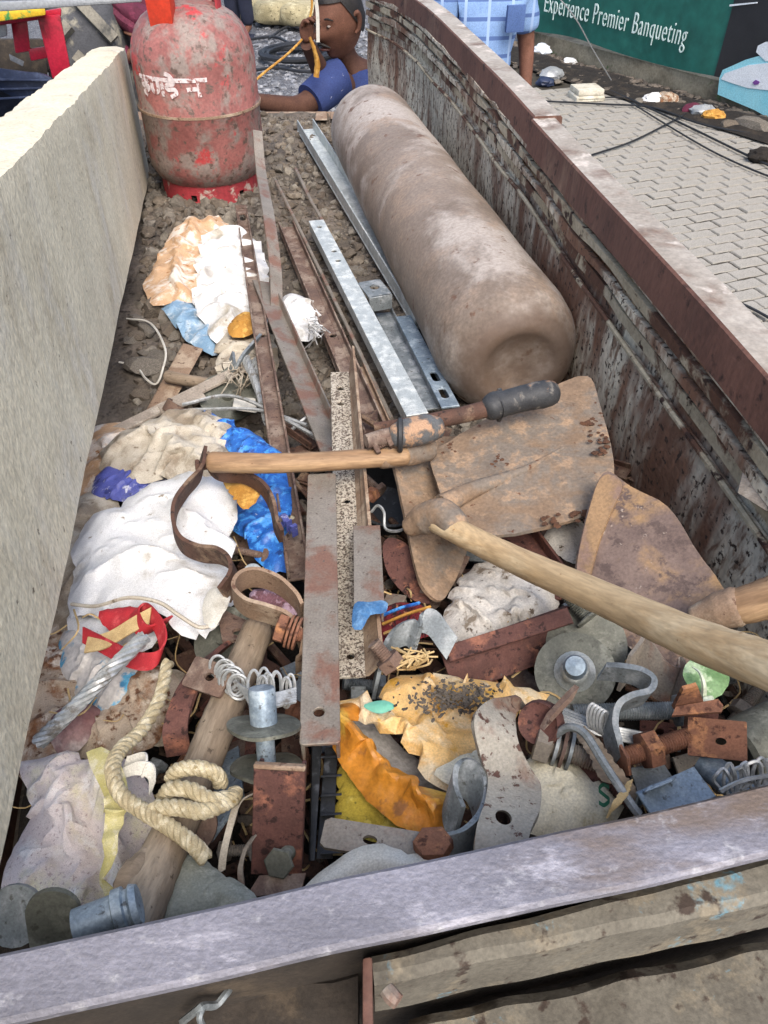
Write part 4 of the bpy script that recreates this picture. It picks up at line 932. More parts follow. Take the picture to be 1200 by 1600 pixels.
# bolt cutter with gripped handles
bc = thing('bolt_cutter', P(640, 680, .24), 'rusty long handled cutter with two clay smeared black grips above the hoe blade', 'bolt cutter')
mk('arm', tube(PM(.285, (572, 690), (600, 683), (650, 672)), [.009, .0105, .011], 14, 5), m_rust, bc)
mk('arm', tube([P(585, 668, .275), P(690, 655, .285), P(780, 634, .292)], [.006, .0105, .0115], 14, 5), m_rustdark, bc)
mk('grip', tube([P(618, 682, .287), P(630, 678, .287), P(648, 674, .288), P(668, 670, .288), P(684, 668, .288)], [.0145, .0175, .019, .0185, .014], 18, 6, jit=.02, round_end=True), m_gripclay, bc)
mk('grip', tube([P(766, 640, .292), P(774, 634, .293), P(790, 630, .294), P(820, 622, .296), P(850, 616, .298), P(862, 614, .298)], [.015, .0185, .0165, .017, .018, .016], 18, 6, jit=.015, round_end=True), m_rubber, bc)
for x in (625, 780): mk('grip_ring', tube([P(x + (0 if x < 700 else 0), 680 if x < 700 else 633, .287) + V((0, math.cos(q * .5236) * .0185, math.sin(q * .5236) * .0185)) for q in range(12)], .0035, 6, 2, closed=True), m_rubber, bc)
mk('jaw_bolt', hexbolt(P(583, 700, .275), (.8, .3, .3), .006, .03, .006, .018), m_rust, bc)
# ---------------------------------------------------------------- far sacks
one('tan_sack', sack([(302, 341), (334, 338), (352, 352), (330, 372), (322, 410), (318, 450), (295, 462), (268, 470), (240, 462), (230, 438), (248, 408), (262, 380), (278, 355)], .085, .045, .02, .012, .05, 11, edge=.05), m_sackt, 'tan stained empty sack spilling left of the white sack', 'sack')
one('white_sack', sack([(330, 362), (360, 352), (392, 372), (412, 410), (418, 460), (412, 500), (380, 508), (345, 518), (318, 500), (306, 462), (310, 420), (318, 385)], .095, .06, .03, .012, .05, 12, edge=.06), m_sackw, 'crumpled white plastic sack lying behind the narrow rusty channel', 'sack')
one('blue_sack', sack([(248, 466), (290, 470), (318, 500), (345, 520), (335, 545), (310, 540), (285, 520), (268, 495)], .075, .03, .015, .010, .04, 13, edge=.03), m_sackpb, 'faded blue plastic sack corner under the white sack', 'sack')
one('orange_rag', sack([(360, 500), (378, 488), (402, 492), (404, 510), (380, 520), (362, 516)], .12, .02, .012, .008, .03, 14, edge=.02), m_ochcloth, 'small orange rag at the lower edge of the white sack', 'rag')
one('grimy_sack', sack([(345, 520), (385, 505), (420, 520), (432, 560), (415, 590), (380, 585), (350, 590), (340, 555)], .09, .035, .02, .010, .04, 15, edge=.03), m_sackg, 'grimy white sack with frayed threads beside the wire strands', 'sack')
one('white_sack', sack([(440, 465), (470, 462), (492, 480), (496, 510), (480, 528), (455, 520), (440, 500)], .095, .04, .018, .008, .03, 16, edge=.025), m_sackw, 'small white frayed sack between the two rusty trough channels', 'sack')
fr = thing('frayed_threads', P(485, 515, .1), 'white frayed plastic threads hanging from the small white sack', 'threads')
for k in range(16):
    x, y = random.uniform(478, 494), random.uniform(490, 520); a = random.uniform(0, 2)
    mk('thread', tube([P(x, y, .13), P(x + 8 + random.uniform(-6, 8), y + random.uniform(-6, 14), .14), P(x + random.uniform(-4, 24), y + random.uniform(5, 34), .10)], .0012, 4, 4), m_sackw, fr)
fr = thing('frayed_threads', P(380, 590, .08), 'tangle of white threads below the grimy sack', 'threads')
for k in range(26):
    x, y = random.uniform(350, 402), random.uniform(560, 590)
    mk('thread', tube([P(x, y, .13), P(x + random.uniform(-14, 14), y + random.uniform(0, 16), .13), P(x + random.uniform(-22, 22), y + random.uniform(10, 44), .09)], .0013, 4, 4), m_sackg, fr)
# planks, sticks, wires on the left
one('plank', hexa([P(x, y, z) for z in (.06, .085) for x, y in ((222, 652), (250, 668), (318, 545), (286, 536))], .003), m_rusttan, 'short brown wooden plank half buried in gravel left of the sacks', 'plank')
one('stick', tube(PM(.10, (262, 588), (290, 594), (330, 600)), [.011, .011, .010], 12, 5, round_end=True), m_stick, 'short round stick lying across the brown plank', 'stick')
one('grey_batten', section(P(168, 680, .10), P(410, 560, .125), .022, -.010, 0, .006), m_board, 'long grey batten from the slab up to the frayed threads', 'batten')
one('grey_batten', section(P(250, 640, .11), P(318, 617, .115), .022, -.008, 0, .005), m_board, 'short grey batten lying across the long batten', 'batten')
one('grey_strap', strip([P(362, 556, .13), P(366, 575, .13), P(380, 556, .14), P(405, 528, .14)], (.006, .01, .012), .005, 5), m_galvd, 'bent grey metal strap at the end of the long batten', 'strap')
one('white_wire', tube([P(198, 498, .07), P(235, 505, .08), (P(258, 545, .09)), P(254, 578, .08), P(244, 600, .07), P(228, 592, .07), P(212, 572, .06), P(186, 566, .06)], .0022, 5, 6), m_whitecloth, 'looped white wire lying on the stones beside the slab', 'wire')
ws = [(418, 575, 432, 700), (405, 585, 420, 690), (430, 560, 436, 690), (395, 580, 440, 705)]
for k, (x0, y0, x1, y1) in enumerate(((400, 565, 434, 702), (384, 560, 420, 660))):
    one('wire_cable', strands([P(x0, y0, .13), P((x0+x1)/2 + 4, (y0+y1)/2, .135), P(x1, y1, .13)], .005, .0042, 5, 3, 5, 5), m_wire, ('thick' if k == 0 else 'short') + ' twisted aluminium cable ' + ('left of the narrow rusty channel' if k == 0 else 'ending among the white threads'), 'cable')
for k, (a, b, c_, lb_) in enumerate((((285, 632), (370, 620), (495, 682), 'bright stiff wire passing under the narrow rusty channel'), ((300, 640), (400, 640), (480, 664), 'second bright wire below the stiff one by the rusty channel'), ((455, 672), (475, 655), (500, 640), 'short thin wire crossing the rusty channel edge'))):
    one('stiff_wire', tube([P(*a, .13), P(*b, .14), P(*c_, .15)], .003, 6, 8), m_wire, lb_, 'wire')
for k, (x, y, r_, lb_) in enumerate(((355, 622, .05, 'larger dark zinc disc under the threads'), (385, 606, .052, 'smaller dark zinc disc behind the aluminium cable'))):
    one('zinc_disc', lathe(P(x, y, .095), (.25, -.35, 1), [(0, .008), (.001, r_), (.004, r_), (.0045, .01), (.012, .0085), (.012, 0)], 28), m_galvgreen, lb_, 'disc')
one('pinkish_block', hexa([P(x, y, z) for z in (.09, .12) for x, y in ((362, 640), (402, 646), (400, 622), (366, 620))], .004), m_whitecloth, 'small pale block under the bright wires', 'block')
one('rust_tube', lathe(P(272, 648, .10), (.5, .5, .7), [(0, .018), (0, .022), (.02, .022), (.02, .018), (0, .018)], 20), m_rust, 'small rusty tube end at the batten above the grimy sack', 'tube end')
# ---------------------------------------------------------------- left sacks
one('grimy_sack', sack([(170, 690), (222, 668), (268, 645), (310, 636), (345, 652), (372, 688), (360, 720), (318, 740), (290, 748), (248, 745), (205, 742), (168, 735)], [.14, .15, .16, .165, .17, .175, .18, .18, .17, .165, .16, .14], .035, .026, .007, .05, 21, edge=.03, fold=[(230, 690, 320, 730, .016, .012), (280, 660, 350, 700, -.014, .012)]), m_sackg, 'grimy beige plastic sack bunched above the large white sack', 'sack')
one('blue_sack', sack([(322, 640), (345, 648), (380, 672), (415, 692), (440, 722), (452, 790), (440, 812), (462, 862), (436, 888), (410, 878), (388, 840), (362, 808), (372, 770), (385, 735), (360, 700), (335, 668)], [.17, .17, .175, .18, .18, .18, .18, .17, .16, .16, .165, .17, .18, .185, .18, .175], .02, .022, .0065, .05, 22, edge=.02), m_sackb, 'bright blue printed plastic sack under the wooden hoe handle', 'sack')
one('violet_sack', sack([(158, 732), (190, 724), (230, 738), (262, 748), (240, 770), (200, 775), (165, 772), (148, 760)], .15, .02, .015, .007, .05, 23, edge=.02), m_sacknavy, 'violet printed plastic peeking out left of the grimy sack', 'sack')
wsk = thing('white_sack', P(240, 860, .13), 'large clean white plastic sack beside the slab, under the dark clamp', 'sack')
mk('cloth', sack([(130, 812), (180, 782), (235, 755), (292, 735), (328, 742), (362, 752), (362, 830), (356, 870), (366, 905), (352, 945), (335, 975), (312, 984), (282, 968), (248, 945), (200, 938), (150, 950), (112, 945), (118, 880)],
    [.17, .19, .20, .20, .20, .20, .20, .20, .20, .21, .21, .21, .22, .22, .21, .19, .17, .17], .03, .012, .0068, .05, 24, edge=.035, ex=.18, kb=.35, fold=[(150, 900, 260, 870, .012, .012), (200, 830, 330, 890, -.01, .014), (280, 800, 340, 850, .012, .012)]), m_sackw, wsk)
mk('hem', tube([P(112, 944, .20), P(150, 947, .215), P(200, 934, .237), P(248, 941, .245), P(282, 963, .245), P(312, 980, .235), P(336, 972, .232), P(352, 944, .232), P(363, 906, .222)], .0022, 6, 8), m_sackg, wsk)
mk('turned_corner', sack([(318, 958), (325, 925), (345, 915), (356, 930), (345, 955), (330, 975)], .237, .008, .006, .005, .012, 27, edge=.01), m_whitecloth, wsk)
bg_ = thing('handle_bag', P(190, 975, .13), 'white bag with red and straw webbing handles below the large white sack', 'bag')
mk('cloth', sack([(112, 952), (150, 955), (200, 948), (238, 965), (230, 1000), (190, 1012), (150, 1006), (118, 992)], [.16, .17, .19, .2, .19, .18, .17, .16], .02, .012, .006, .05, 31, edge=.02), m_sackw, bg_)
mk('red_panel', sack([(160, 956), (200, 946), (232, 955), (205, 978), (172, 982)], [.205, .215, .215, .205, .20], .01, .008, .005, .02, 33, edge=.012), m_red, bg_)
mk('red_strap', strip([P(130, 992, .20), P(165, 1010, .205), P(205, 1030, .21), P(240, 1032, .215), P(255, 1010, .22), P(248, 978, .225), (P(225, 950, .22)), P(210, 960, .22), P(225, 985, .22), P(262, 970, .21)], [(0, .012, .012), (.004, .012, .014), (.012, 0, .014), (.012, .004, .012)], .0022, 8), m_red, bg_)
mk('straw_strap', strip([P(135, 1008, .20), P(168, 1000, .21), P(205, 978, .22), P(235, 962, .225)], [(0, .018, .004), (0, .018, .006)], .002, 8), m_straw, bg_)
one('print_sack', sack([(106, 990), (140, 992), (178, 1015), (205, 1045), (190, 1085), (165, 1110), (130, 1085), (100, 1060), (96, 1020)], [.15, .16, .17, .18, .18, .17, .16, .15, .15], .025, .018, .006, .05, 35, edge=.02), mat('blue_floral_print', C('#c7c3bd'), C('#b5b0a8'), 9, C('#4d93b4'), 17, .58, .03, C('#3b7598'), 40, .64, .04, rough=.5, bump=.25, bs=120), 'white plastic with blue floral print under the bright wire strand', 'sack')
one('stained_sack', sack([(120, 1130), (150, 1112), (200, 1060), (225, 1035), (262, 1050), (270, 1090), (250, 1130), (232, 1160), (180, 1178), (130, 1172)], [.16, .17, .18, .185, .185, .18, .17, .17, .16, .15], .03, .02, .006, .05, 37, edge=.025), m_brownsack, 'rust stained sack lying under the yellow rope', 'sack')
one('pale_cloth', sack([(240, 1050), (262, 1048), (295, 1062), (292, 1110), (262, 1145), (225, 1150), (238, 1100)], .165, .015, .012, .006, .03, 38, edge=.015), m_sackg, 'pale cloth strip between yellow rope and the rusty strap clamp', 'cloth')
one('maroon_rag', sack([(82, 1120), (112, 1100), (150, 1105), (128, 1150), (100, 1170), (84, 1160)], .17, .015, .015, .006, .04, 39, edge=.015), mat('maroon_rag', C('#6e4a48'), C('#8d7370'), 12, C('#a89a94'), 14, .56, .07, rough=.85, bump=.4, bs=160), 'maroon and grey rag against the slab under the wire strand', 'rag')
one('wire_strand', strands([P(60, 1160, .19), P(110, 1112, .215), P(170, 1050, .235), P(226, 995, .235)], .0050, .0030, 6, 2.2, 6, 6), m_wire, 'bright stranded aluminium conductor slanting up from the slab', 'conductor')
psk = thing('woven_sack', P(130, 1300, .13), 'pink and yellow woven plastic sack filling the lower left corner', 'sack')
mk('cloth', sack([(40, 1190), (100, 1172), (130, 1180), (160, 1178), (200, 1190), (225, 1225), (242, 1262), (225, 1290), (200, 1330), (186, 1372), (168, 1412), (130, 1440), (60, 1440), (10, 1420), (20, 1340), (50, 1250)],
    [.20, .21, .215, .22, .225, .225, .22, .22, .22, .22, .22, .21, .20, .20, .20, .20], .045, .016, .0055, .07, 41, edge=.03, fold=[(120, 1200, 165, 1400, -.018, .010), (165, 1190, 190, 1380, .016, .010), (60, 1290, 130, 1380, -.018, .012)]), m_pinksack, psk)
mk('yellow_stripe', sack([(140, 1184), (172, 1184), (196, 1230), (190, 1290), (172, 1345), (176, 1395), (165, 1405), (160, 1340), (165, 1280), (160, 1230)], [.258, .262, .268, .272, .272, .262, .258, .27, .276, .27], .006, .006, .005, .012, 42, edge=.008), m_yelsack, psk)
mk('tie_strap', strip([P(190, 1210, .262), P(215, 1200, .27), P(236, 1206, .268), P(238, 1232, .262)], (.004, .008, .008), .002, 6), m_whitecloth, psk)
mk('tie_strap', strip([P(196, 1192, .26), P(222, 1186, .268), P(226, 1204, .27)], (.004, .008, .008), .002, 6), m_whitecloth, psk)
one('grimy_sack', sack([(100, 800), (150, 770), (175, 790), (140, 850), (130, 930), (112, 985), (80, 990), (85, 900)], [.13, .14, .15, .15, .15, .15, .13, .13], .02, .018, .007, .03, 91, edge=.02), m_sackg, 'grimy sack edge squeezed between the slab and the large white sack', 'sack')
one('grey_sheet', sack([(60, 1000), (110, 985), (115, 1060), (100, 1130), (75, 1190), (30, 1200), (40, 1100)], [.13, .14, .15, .16, .17, .16, .13], .02, .018, .007, .03, 92, edge=.02), m_brownsack, 'brown stained sheet squeezed against the slab under the conductor', 'sheet')
one('grimy_sack', sack([(130, 690), (180, 660), (200, 700), (170, 780), (130, 830), (105, 830)], [.09, .10, .12, .13, .13, .11], .02, .018, .008, .03, 93, edge=.02), m_sackt, 'tan sack edge against the slab left of the violet plastic', 'sack')
# ---------------------------------------------------------------- clamps on the left
one('pole_clamp', strip([P(318, 708, .235), P(314, 738, .235), P(292, 764, .235), P(274, 792, .235), P(272, 822, .235), P(284, 850, .235), P(312, 864, .235), P(342, 868, .238), P(362, 882, .24), P(366, 904, .24), P(350, 930, .24)], [(.012, -.008, .03), (.002, -.006, .032), (-.006, -.006, .03)], .0045, 8), m_rustdark, 'dark half ring clamp curling over the large white sack', 'clamp')
one('pole_clamp', strip([P(322, 712, .24), P(334, 735, .24), P(352, 744, .24), P(382, 746, .235), P(410, 762, .23), P(426, 790, .225), P(432, 820, .22), P(440, 838, .22)], [(.008, -.008, .02), (.004, -.004, .024)], .0045, 8), m_rustdark, 'thin dark half ring clamp over the blue printed sack', 'clamp')
one('clamp_bolt', hexbolt(P(306, 730, .24), (1, .15, 0), .005, .03, .005), m_rustdark, 'small rusty bolt through the dark clamp tips', 'bolt')
rc = thing('ring_clamp', P(420, 950, .2), 'tan rusty ring clamp with a hex bolt, right of the large white sack', 'clamp')
mk('band', strip([P(474, 1012, .245), P(466, 990, .25), P(448, 970, .255), P(416, 958, .26), P(384, 948, .26), P(366, 928, .26), P(376, 908, .26), P(402, 902, .26), P(436, 914, .255), P(462, 938, .25), P(472, 956, .245)], (.003, -.006, .033), .004, 8), m_rusttan, rc)
mk('tail', strip([P(474, 1012, .245), P(470, 1032, .235), P(462, 1040, .225)], (.003, -.006, .033), .004, 4), m_rusttan, rc)
mk('bolt', hexbolt(P(432, 980, .265), (.9, -.2, -.2), .0075, .035, .010, None, (.012, .016, .020)), m_rustor, rc)
one('purple_mesh', sack([(392, 925), (420, 918), (450, 930), (465, 950), (440, 958), (410, 948)], .235, .008, .015, .005, .03, 45, edge=.012), mat('purple_mesh', C('#7a5560'), C('#5a3f42'), 40, C('#a890a0'), 60, .55, .05, rough=.9, bump=.8, bs=250), 'frayed purple mesh inside the tan ring clamp', 'mesh')
cp = thing('strap_clamp', P(300, 1110, .16), 'red brown strap clamp with a hole, leaning against the wooden stick', 'clamp')
mk('band', strip([P(352, 1012, .20), P(322, 1030, .225), P(300, 1062, .235), P(284, 1100, .235), P(274, 1140, .225), P(280, 1178, .20)], [(.022, .016, .012), (.024, .008, .01), (.022, .004, .0)], .0045, 8), m_rustred, cp)
mk('tab', xf(plate(rrect(.044, .03, .003), [circ(.024, 0, .0055, ry=.004)], .004), frame(P(296, 1048, .25), P(350, 1066, .255), (-.1, -.3, 1))), m_rust, cp)
one('zinc_disc', lathe(P(352, 1000, .19), (-.3, -.4, .8), [(0, .006), (.001, .036), (.004, .036), (.0045, .008), (.01, .006), (.01, 0)], 28), m_galvgreen, 'greenish zinc disc half hidden behind the wooden stick', 'disc')
one('clamp_tab', xf(plate(rrect(.05, .03, .003), [circ(.038, .002, .0055)], .004), frame(P(362, 955, .205), P(372, 1010, .215), (.2, -.4, 1))), m_rust, 'small rusty perforated tab beside the zinc disc', 'metal tab')
one('wooden_stick', tube([P(402, 985, .215), P(372, 1060, .225), P(338, 1140, .235), P(302, 1230, .248), P(262, 1320, .262), P(215, 1420, .28), P(195, 1460, .285)], [.0165, .017, .0168, .0165, .017, .019, .019], 16, 8, jit=.03, round_end=True), m_stick, 'thick weathered wooden stick with a rope knotted round it', 'stick', align=(P(402, 985, .215), P(195, 1460, .285)))
one('split_wood', tube([P(228, 1330, .28), P(205, 1370, .285), P(188, 1420, .28)], [.004, .011, .009], 8, 6, jit=.08), m_stick, 'splintered wood sliver along the lower end of the stick', 'wood sliver')
# rope
rp = thing('rope', P(250, 1200, .2), 'thick cream rope knotted round the wooden stick', 'rope')
mk('length', strands([P(262, 1036, .22), P(250, 1090, .232), P(222, 1140, .245), P(190, 1170, .262), P(176, 1200, .275), P(188, 1240, .28), P(225, 1268, .283), P(262, 1290, .285), P(300, 1318, .285), P(320, 1340, .275)], .0031, .0036, 3, 13, 8, 8, 14), m_rope, rp)
mk('knot_loop', strands([P(268, 1215, .275), P(280, 1203, .285), P(310, 1200, .287), P(338, 1210, .28), P(345, 1226, .268)], .0031, .0036, 3, 3.8, 8, 8, 14), m_rope, rp)
mk('knot_loop', strands([P(256, 1246, .27), P(268, 1232, .285), P(300, 1235, .29), P(330, 1250, .288), P(362, 1246, .278), P(368, 1238, .274)], .0031, .0036, 3, 4.4, 8, 8, 14), m_rope, rp)
mk('knot_loop', strands([P(240, 1262, .284), P(280, 1262, .292), P(315, 1268, .29), P(345, 1258, .284), P(366, 1246, .28)], .0031, .0036, 3, 4.4, 8, 8, 14), m_rope, rp)
# pin with two discs
pin = thing('insulator_pin', P(420, 1200, .12), 'galvanised pin carrying two greenish bent discs, wrapped in white wire', 'pin')
pax = V((-.06, .62, .78)).normalized(); pc = P(417, 1196, .252)
def disc(c, r_, ax, bend=.006, seed=0, th=.003):
    vf = lathe(c, ax, [(0, .010), (0, r_ * .5), (0, r_ * .8), (0, r_), (th, r_), (th, r_ * .8), (th, r_ * .5), (th, .010)], 36)
    M = frame(c, c + ax, (0, 0, 1) if abs(ax.z) < .9 else (0, 1, 0)); Mi = M.inverted(); out = []
    for v in vf[0]:
        q = Mi @ v; q.x += bend * math.sin(q.y / r_ * 2.2 + seed) * (q.y / r_) ** 2 - bend * .6 * (q.z / r_) ** 2; out.append(M @ q)
    return out, vf[1]
mk('shaft', lathe(pc - pax * .06, pax, [(0, .008), (.092, .008), (.094, .0115), (.125, .0115), (.127, .0105), (.127, 0)], 20), m_galvblue, pin)
mk('disc', disc(pc, .031, pax, .007, 1.2), m_galvgreen, pin)
mk('disc', disc(pc + pax * .034, .031, pax, .004, .3), m_galvgreen, pin)
cw = []
for k in range(10):
    a = P(344 + k * 3.2 + random.uniform(-3, 3), 1044 + k * 3.6 + random.uniform(-3, 3), .258); j_ = random.uniform(.7, 1.1); t_ = V((random.uniform(-.002, .002), random.uniform(-.002, .002), 0)); cw.append(tube([a + t_ + V((math.cos(q) * .009 * j_, math.sin(q) * (.004 + .002 * j_), math.sin(q) * .010 * j_)) for q in [i * .7 for i in range(9)]], .0014, 5, 3, closed=True))
for k in range(9):
    a = P(398 + k * 6.5 + random.uniform(-5, 5), 1078 + random.uniform(-5, 5), .262); j_ = random.uniform(.7, 1.15); t_ = V((random.uniform(-.003, .003), random.uniform(-.003, .003), 0)); cw.append(tube([a + t_ + V((math.cos(q) * .005 * j_, math.sin(q) * .011 * j_, math.sin(q) * .010)) for q in [i * .7 for i in range(9)]], .0014, 5, 3, closed=True))
for k in range(6): cw.append(tube([P(366 + k * 4, 1065 + k * 5, .27), P(400, 1085 + k * 6, .28), P(430, 1084 + k * 4, .28), P(462, 1076 + k * 4, .27)], .0016, 5, 6))
one('wire_coil', join(*cw), m_wire, 'tight coil of bright wire wound over stick and pin', 'wire coil')
# ---------------------------------------------------------------- centre front
rb = thing('rusty_channel', P(437, 1280, .16), 'dark red rusty channel standing upright by the tailgate', 'steel channel')
ra, rbm = P(437, 1203, .305), P(432, 1365, .235)
mk('web', section(ra, rbm, .038, -.02, -.02, .004, up=(0, -.55, .8)), m_rustred, rb)
mk('worn_lip', xf(bbox_((-.0045, -.020, -.004), (-.0005, .020, .003), .001), frame(ra, rbm, (0, -.55, .8))), m_rusttan, rb)
mk('spring_bolt', hexbolt(P(435, 1350, .275), (.1, .5, -.6), .006, .04, .003), m_galvgreen, rb)
mk('foot_plate', poly_plate([P(x, y, .262) for x, y in ((384, 1402), (405, 1368), (478, 1364), (470, 1392))], .004), m_rust, rb)
cr = thing('plastic_crate', P(500, 1260, .1), 'black plastic crate edge under the grey channel end', 'crate')
mk('wall', hexa([P(x, y, z) for x, y, z in ((482, 1345, .13), (492, 1345, .13), (500, 1165, .13), (486, 1165, .13), (484, 1345, .225), (492, 1345, .225), (503, 1165, .225), (488, 1165, .225))], .001), m_black, cr)
mk('rim', hexa([P(x, y, z) for z in (.205, .222) for x, y in ((494, 1342), (520, 1342), (528, 1168), (508, 1168))], .001), m_black, cr)
for k in range(6):
    y = 1180 + k * 30; mk('rim_rib', hexa([P(x, yy, z) for z in (.222, .23) for x, yy in ((500, y + 5), (534, y + 3), (534, y - 1), (502, y + 1))], .0006), m_black, cr)
ob = thing('orange_bag', P(640, 1180, .15), 'torn orange plastic bag with dirt on it, right of the grey channel', 'plastic bag')
mk('cloth', sack([(528, 1094), (552, 1092), (600, 1090), (618, 1062), (665, 1052), (720, 1056), (775, 1066), (820, 1074), (838, 1092), (800, 1120), (760, 1150), (742, 1200), (722, 1218), (690, 1208), (660, 1180), (630, 1150), (590, 1132), (556, 1120), (535, 1112)], [.225, .23, .23, .225, .225, .225, .225, .225, .22, .225, .23, .235, .235, .235, .235, .235, .232, .228, .225], .02, .012, .0055, .03, 51, edge=.02, ex=.45, kb=.3, fold=[(560, 1100, 690, 1180, .010, .008), (600, 1100, 720, 1130, -.01, .01), (650, 1075, 760, 1110, .010, .01)]), m_orbag, ob)
mk('rolled_edge', sack([(522, 1120), (540, 1096), (556, 1102), (552, 1128), (575, 1162), (615, 1200), (660, 1228), (698, 1248), (702, 1285), (678, 1308), (642, 1290), (598, 1252), (556, 1205), (530, 1165)], [.235, .235, .237, .238, .24, .242, .244, .246, .246, .246, .244, .242, .238, .236], .03, .012, .0050, .03, 52, edge=.014, ex=.5, kb=.3, fold=[(535, 1120, 600, 1215, .012, .006), (600, 1215, 690, 1270, .012, .007), (560, 1180, 650, 1270, -.008, .006)]), mat('deep_orange', C('#c8862f'), C('#b57226'), 14, C('#d3a648'), 12, .55, .06, C('#8f5f34'), 40, .66, .05, rough=.4, bump=.3, bs=120, wrk=.3), ob)
mk('inner_lining', sack([(545, 1110), (575, 1120), (620, 1160), (690, 1225), (690, 1260), (640, 1255), (590, 1215), (552, 1165)], .20, .012, .016, .006, .03, 53, edge=.015), mat('grey_lining', C('#a5a09a'), C('#8b867f'), 14, C('#6d675f'), 12, .57, .07, rough=.7, bump=.4, bs=140), ob)
mk('white_print', sack([(690, 1205), (712, 1185), (752, 1170), (790, 1160), (800, 1205), (765, 1235), (735, 1232)], .247, .006, .008, .005, .012, 55, edge=.012), m_creambag, ob)
one('teal_scrap', sack([(575, 1100), (598, 1094), (612, 1102), (596, 1112), (580, 1108)], .252, .004, .006, .004, .01, 56, edge=.006), mat('teal_scrap', C('#6fb39a'), C('#5c9f88'), 20, rough=.5, bump=.2), 'small teal plastic scrap on the orange bag', 'plastic scrap')
dl = []
for k in range(500):
    x, y = random.gauss(715, 36), random.gauss(1090, 13); s_ = random.uniform(.0006, .0024)
    dl.append(xf(smv[k % 6], Matrix.Translation(P(x, y, .252 + random.uniform(-.002, .004))) @ Matrix.Rotation(random.uniform(0, 6), 4, 'Z') @ Matrix.Diagonal((s_ * 1.6, s_, s_ * .6, 1))))
tag(mk('dirt_crumbs', join(*dl), m_dirt), 'brown dirt crumbs lying on the orange bag', 'dirt', kind='stuff')
one('yellow_foam', sack([(532, 1205), (552, 1192), (590, 1225), (622, 1262), (612, 1300), (575, 1298), (540, 1290), (524, 1288), (530, 1245)], .215, .012, .018, .005, .03, 57, edge=.012, th=.008), m_foam, 'dirty yellow foam piece under the orange bag', 'foam')
fb = thing('flat_bracket', P(580, 1310, .2), 'pale flat steel bracket with one hole beside the tailgate', 'bracket')
mk('plate', xf(plate([(0, -.008), (.004, -.011), (.078, -.011), (.078, .012), (.004, .012), (0, .009)], [circ(.036, 0, .0055, ry=.0035)], .004), frame(P(504, 1302, .285), P(652, 1326, .285))), m_rustgrey, fb)
mk('bolt_head', hexbolt(P(676, 1312, .30), (.1, -.3, -.9), .0075, .03, .010), m_rustor, fb)
m_pit = mat('pitted_zinc', C('#9d988c'), C('#8a8478'), 20, C('#7b6152'), 14, .58, .07, C('#4e352b'), 110, .61, .03, rough=.55, bump=.5, bs=260, bd=.002)
lc = thing('loop_clamp', P(730, 1270, .22), 'smooth grey teardrop shaped clamp by the tailgate', 'clamp')
mk('band', strip([P(680, 1336, .285), P(715, 1326, .285), P(742, 1298, .285), P(752, 1262, .285), P(742, 1226, .287), P(722, 1214, .287), P(706, 1226, .285), P(704, 1256, .282), P(716, 1290, .28)], (.008, .018, .024), .0045, 8), m_galvd, lc)
bc2 = one('bent_clamp', strip([P(815, 1096, .262), P(784, 1106, .295), P(772, 1138, .312), P(786, 1185, .300), P(802, 1222, .292), P(800, 1262, .304), P(786, 1300, .318), P(778, 1340, .316)], [(.012, .012, -.034), (.034, -.002, -.02), (.042, -.002, -.012), (.042, 0, -.004), (.034, 0, -.004)], .005, 10), m_pit, 'pitted grey and rust bent clamp band with a hole, near the tailgate', 'clamp')
try: cut(bc2, [(P(786, 1278, .312), (0, -.3, .95), .006)])
except Exception as e: print('cut', e)
mk('rusty_mouth', lathe(P(842, 1130, .272), (-.5, -.5, .7), [(0, .0), (.001, .014), (.004, .0175), (-.004, .020), (-.012, .019), (-.014, .0)], 20), m_rustred, bc2)
one('hook_strap', strip([P(852, 1128, .285), P(878, 1100, .292), P(896, 1082, .296)], (.006, .008, .008), .006, 5), m_rust, 'short rusty lug above the bolt with washers', 'lug')
wb = thing('washer_bolt', P(870, 1165, .2), 'rusty bolt stacked with steel washers right of the bent clamp', 'bolt')
mk('bolt', hexbolt(P(836, 1158, .255), (.9, -.32, -.05), .009, .055, .014), m_rustgrey, wb)
for k in range(3): mk('washer', lathe(P(866, 1166, .252) + V((.9, -.32, -.05)).normalized() * (.006 * k), (.9, -.32, -.05), [(0, .008), (0, .0165), (.003, .0165), (.003, .008)], 24), m_galvd if k != 1 else m_rust, wb)
one('cream_bag', sack([(830, 1190), (870, 1178), (915, 1190), (960, 1222), (965, 1262), (930, 1290), (880, 1290), (832, 1288), (822, 1240)], .235, .03, .02, .0055, .04, 61, edge=.02), m_creambag, 'cream printed bag with green lettering beside the bent clamp', 'plastic bag')
g_ = bpy.data.objects['cream_bag']
m_gprint = mat('green_print', C('#2f6b50'), C('#2a5f48'), 9, rough=.5)
mk('printed_letter', strip([P(x, y, .262) for x, y in ((952, 1230), (942, 1226), (936, 1234), (944, 1242), (952, 1250), (944, 1258), (936, 1254))], (.0, .0025, .002), .0008, 5), m_gprint, g_)
one('dry_leaf', strip([P(905, 1140, .255), P(930, 1170, .27), P(950, 1205, .275), P(975, 1225, .272), P(998, 1250, .262)], [(.010, .004, .004), (.016, .006, .006), (.004, .002, .002)], .0015, 8, wob=.1), m_stick, 'twisted dry leaf strand over the cream bag', 'dry leaf')
one('dry_leaf', strip([P(950, 1275, .285), P(968, 1250, .29), P(985, 1220, .285)], [(.002, .002, .002), (.014, .006, .0), (.004, .002, 0)], .0015, 8, wob=.1), m_straw, 'pale dry husk lying at the cream bag corner', 'dry leaf')
one('stiff_wire', tube([P(868, 1148, .27), P(890, 1136, .285), P(915, 1148, .29), P(945, 1195, .29), P(985, 1255, .285), P(998, 1272, .28)], .0036, 7, 8), m_galvd, 'thick grey wire arching over the cream bag', 'wire')
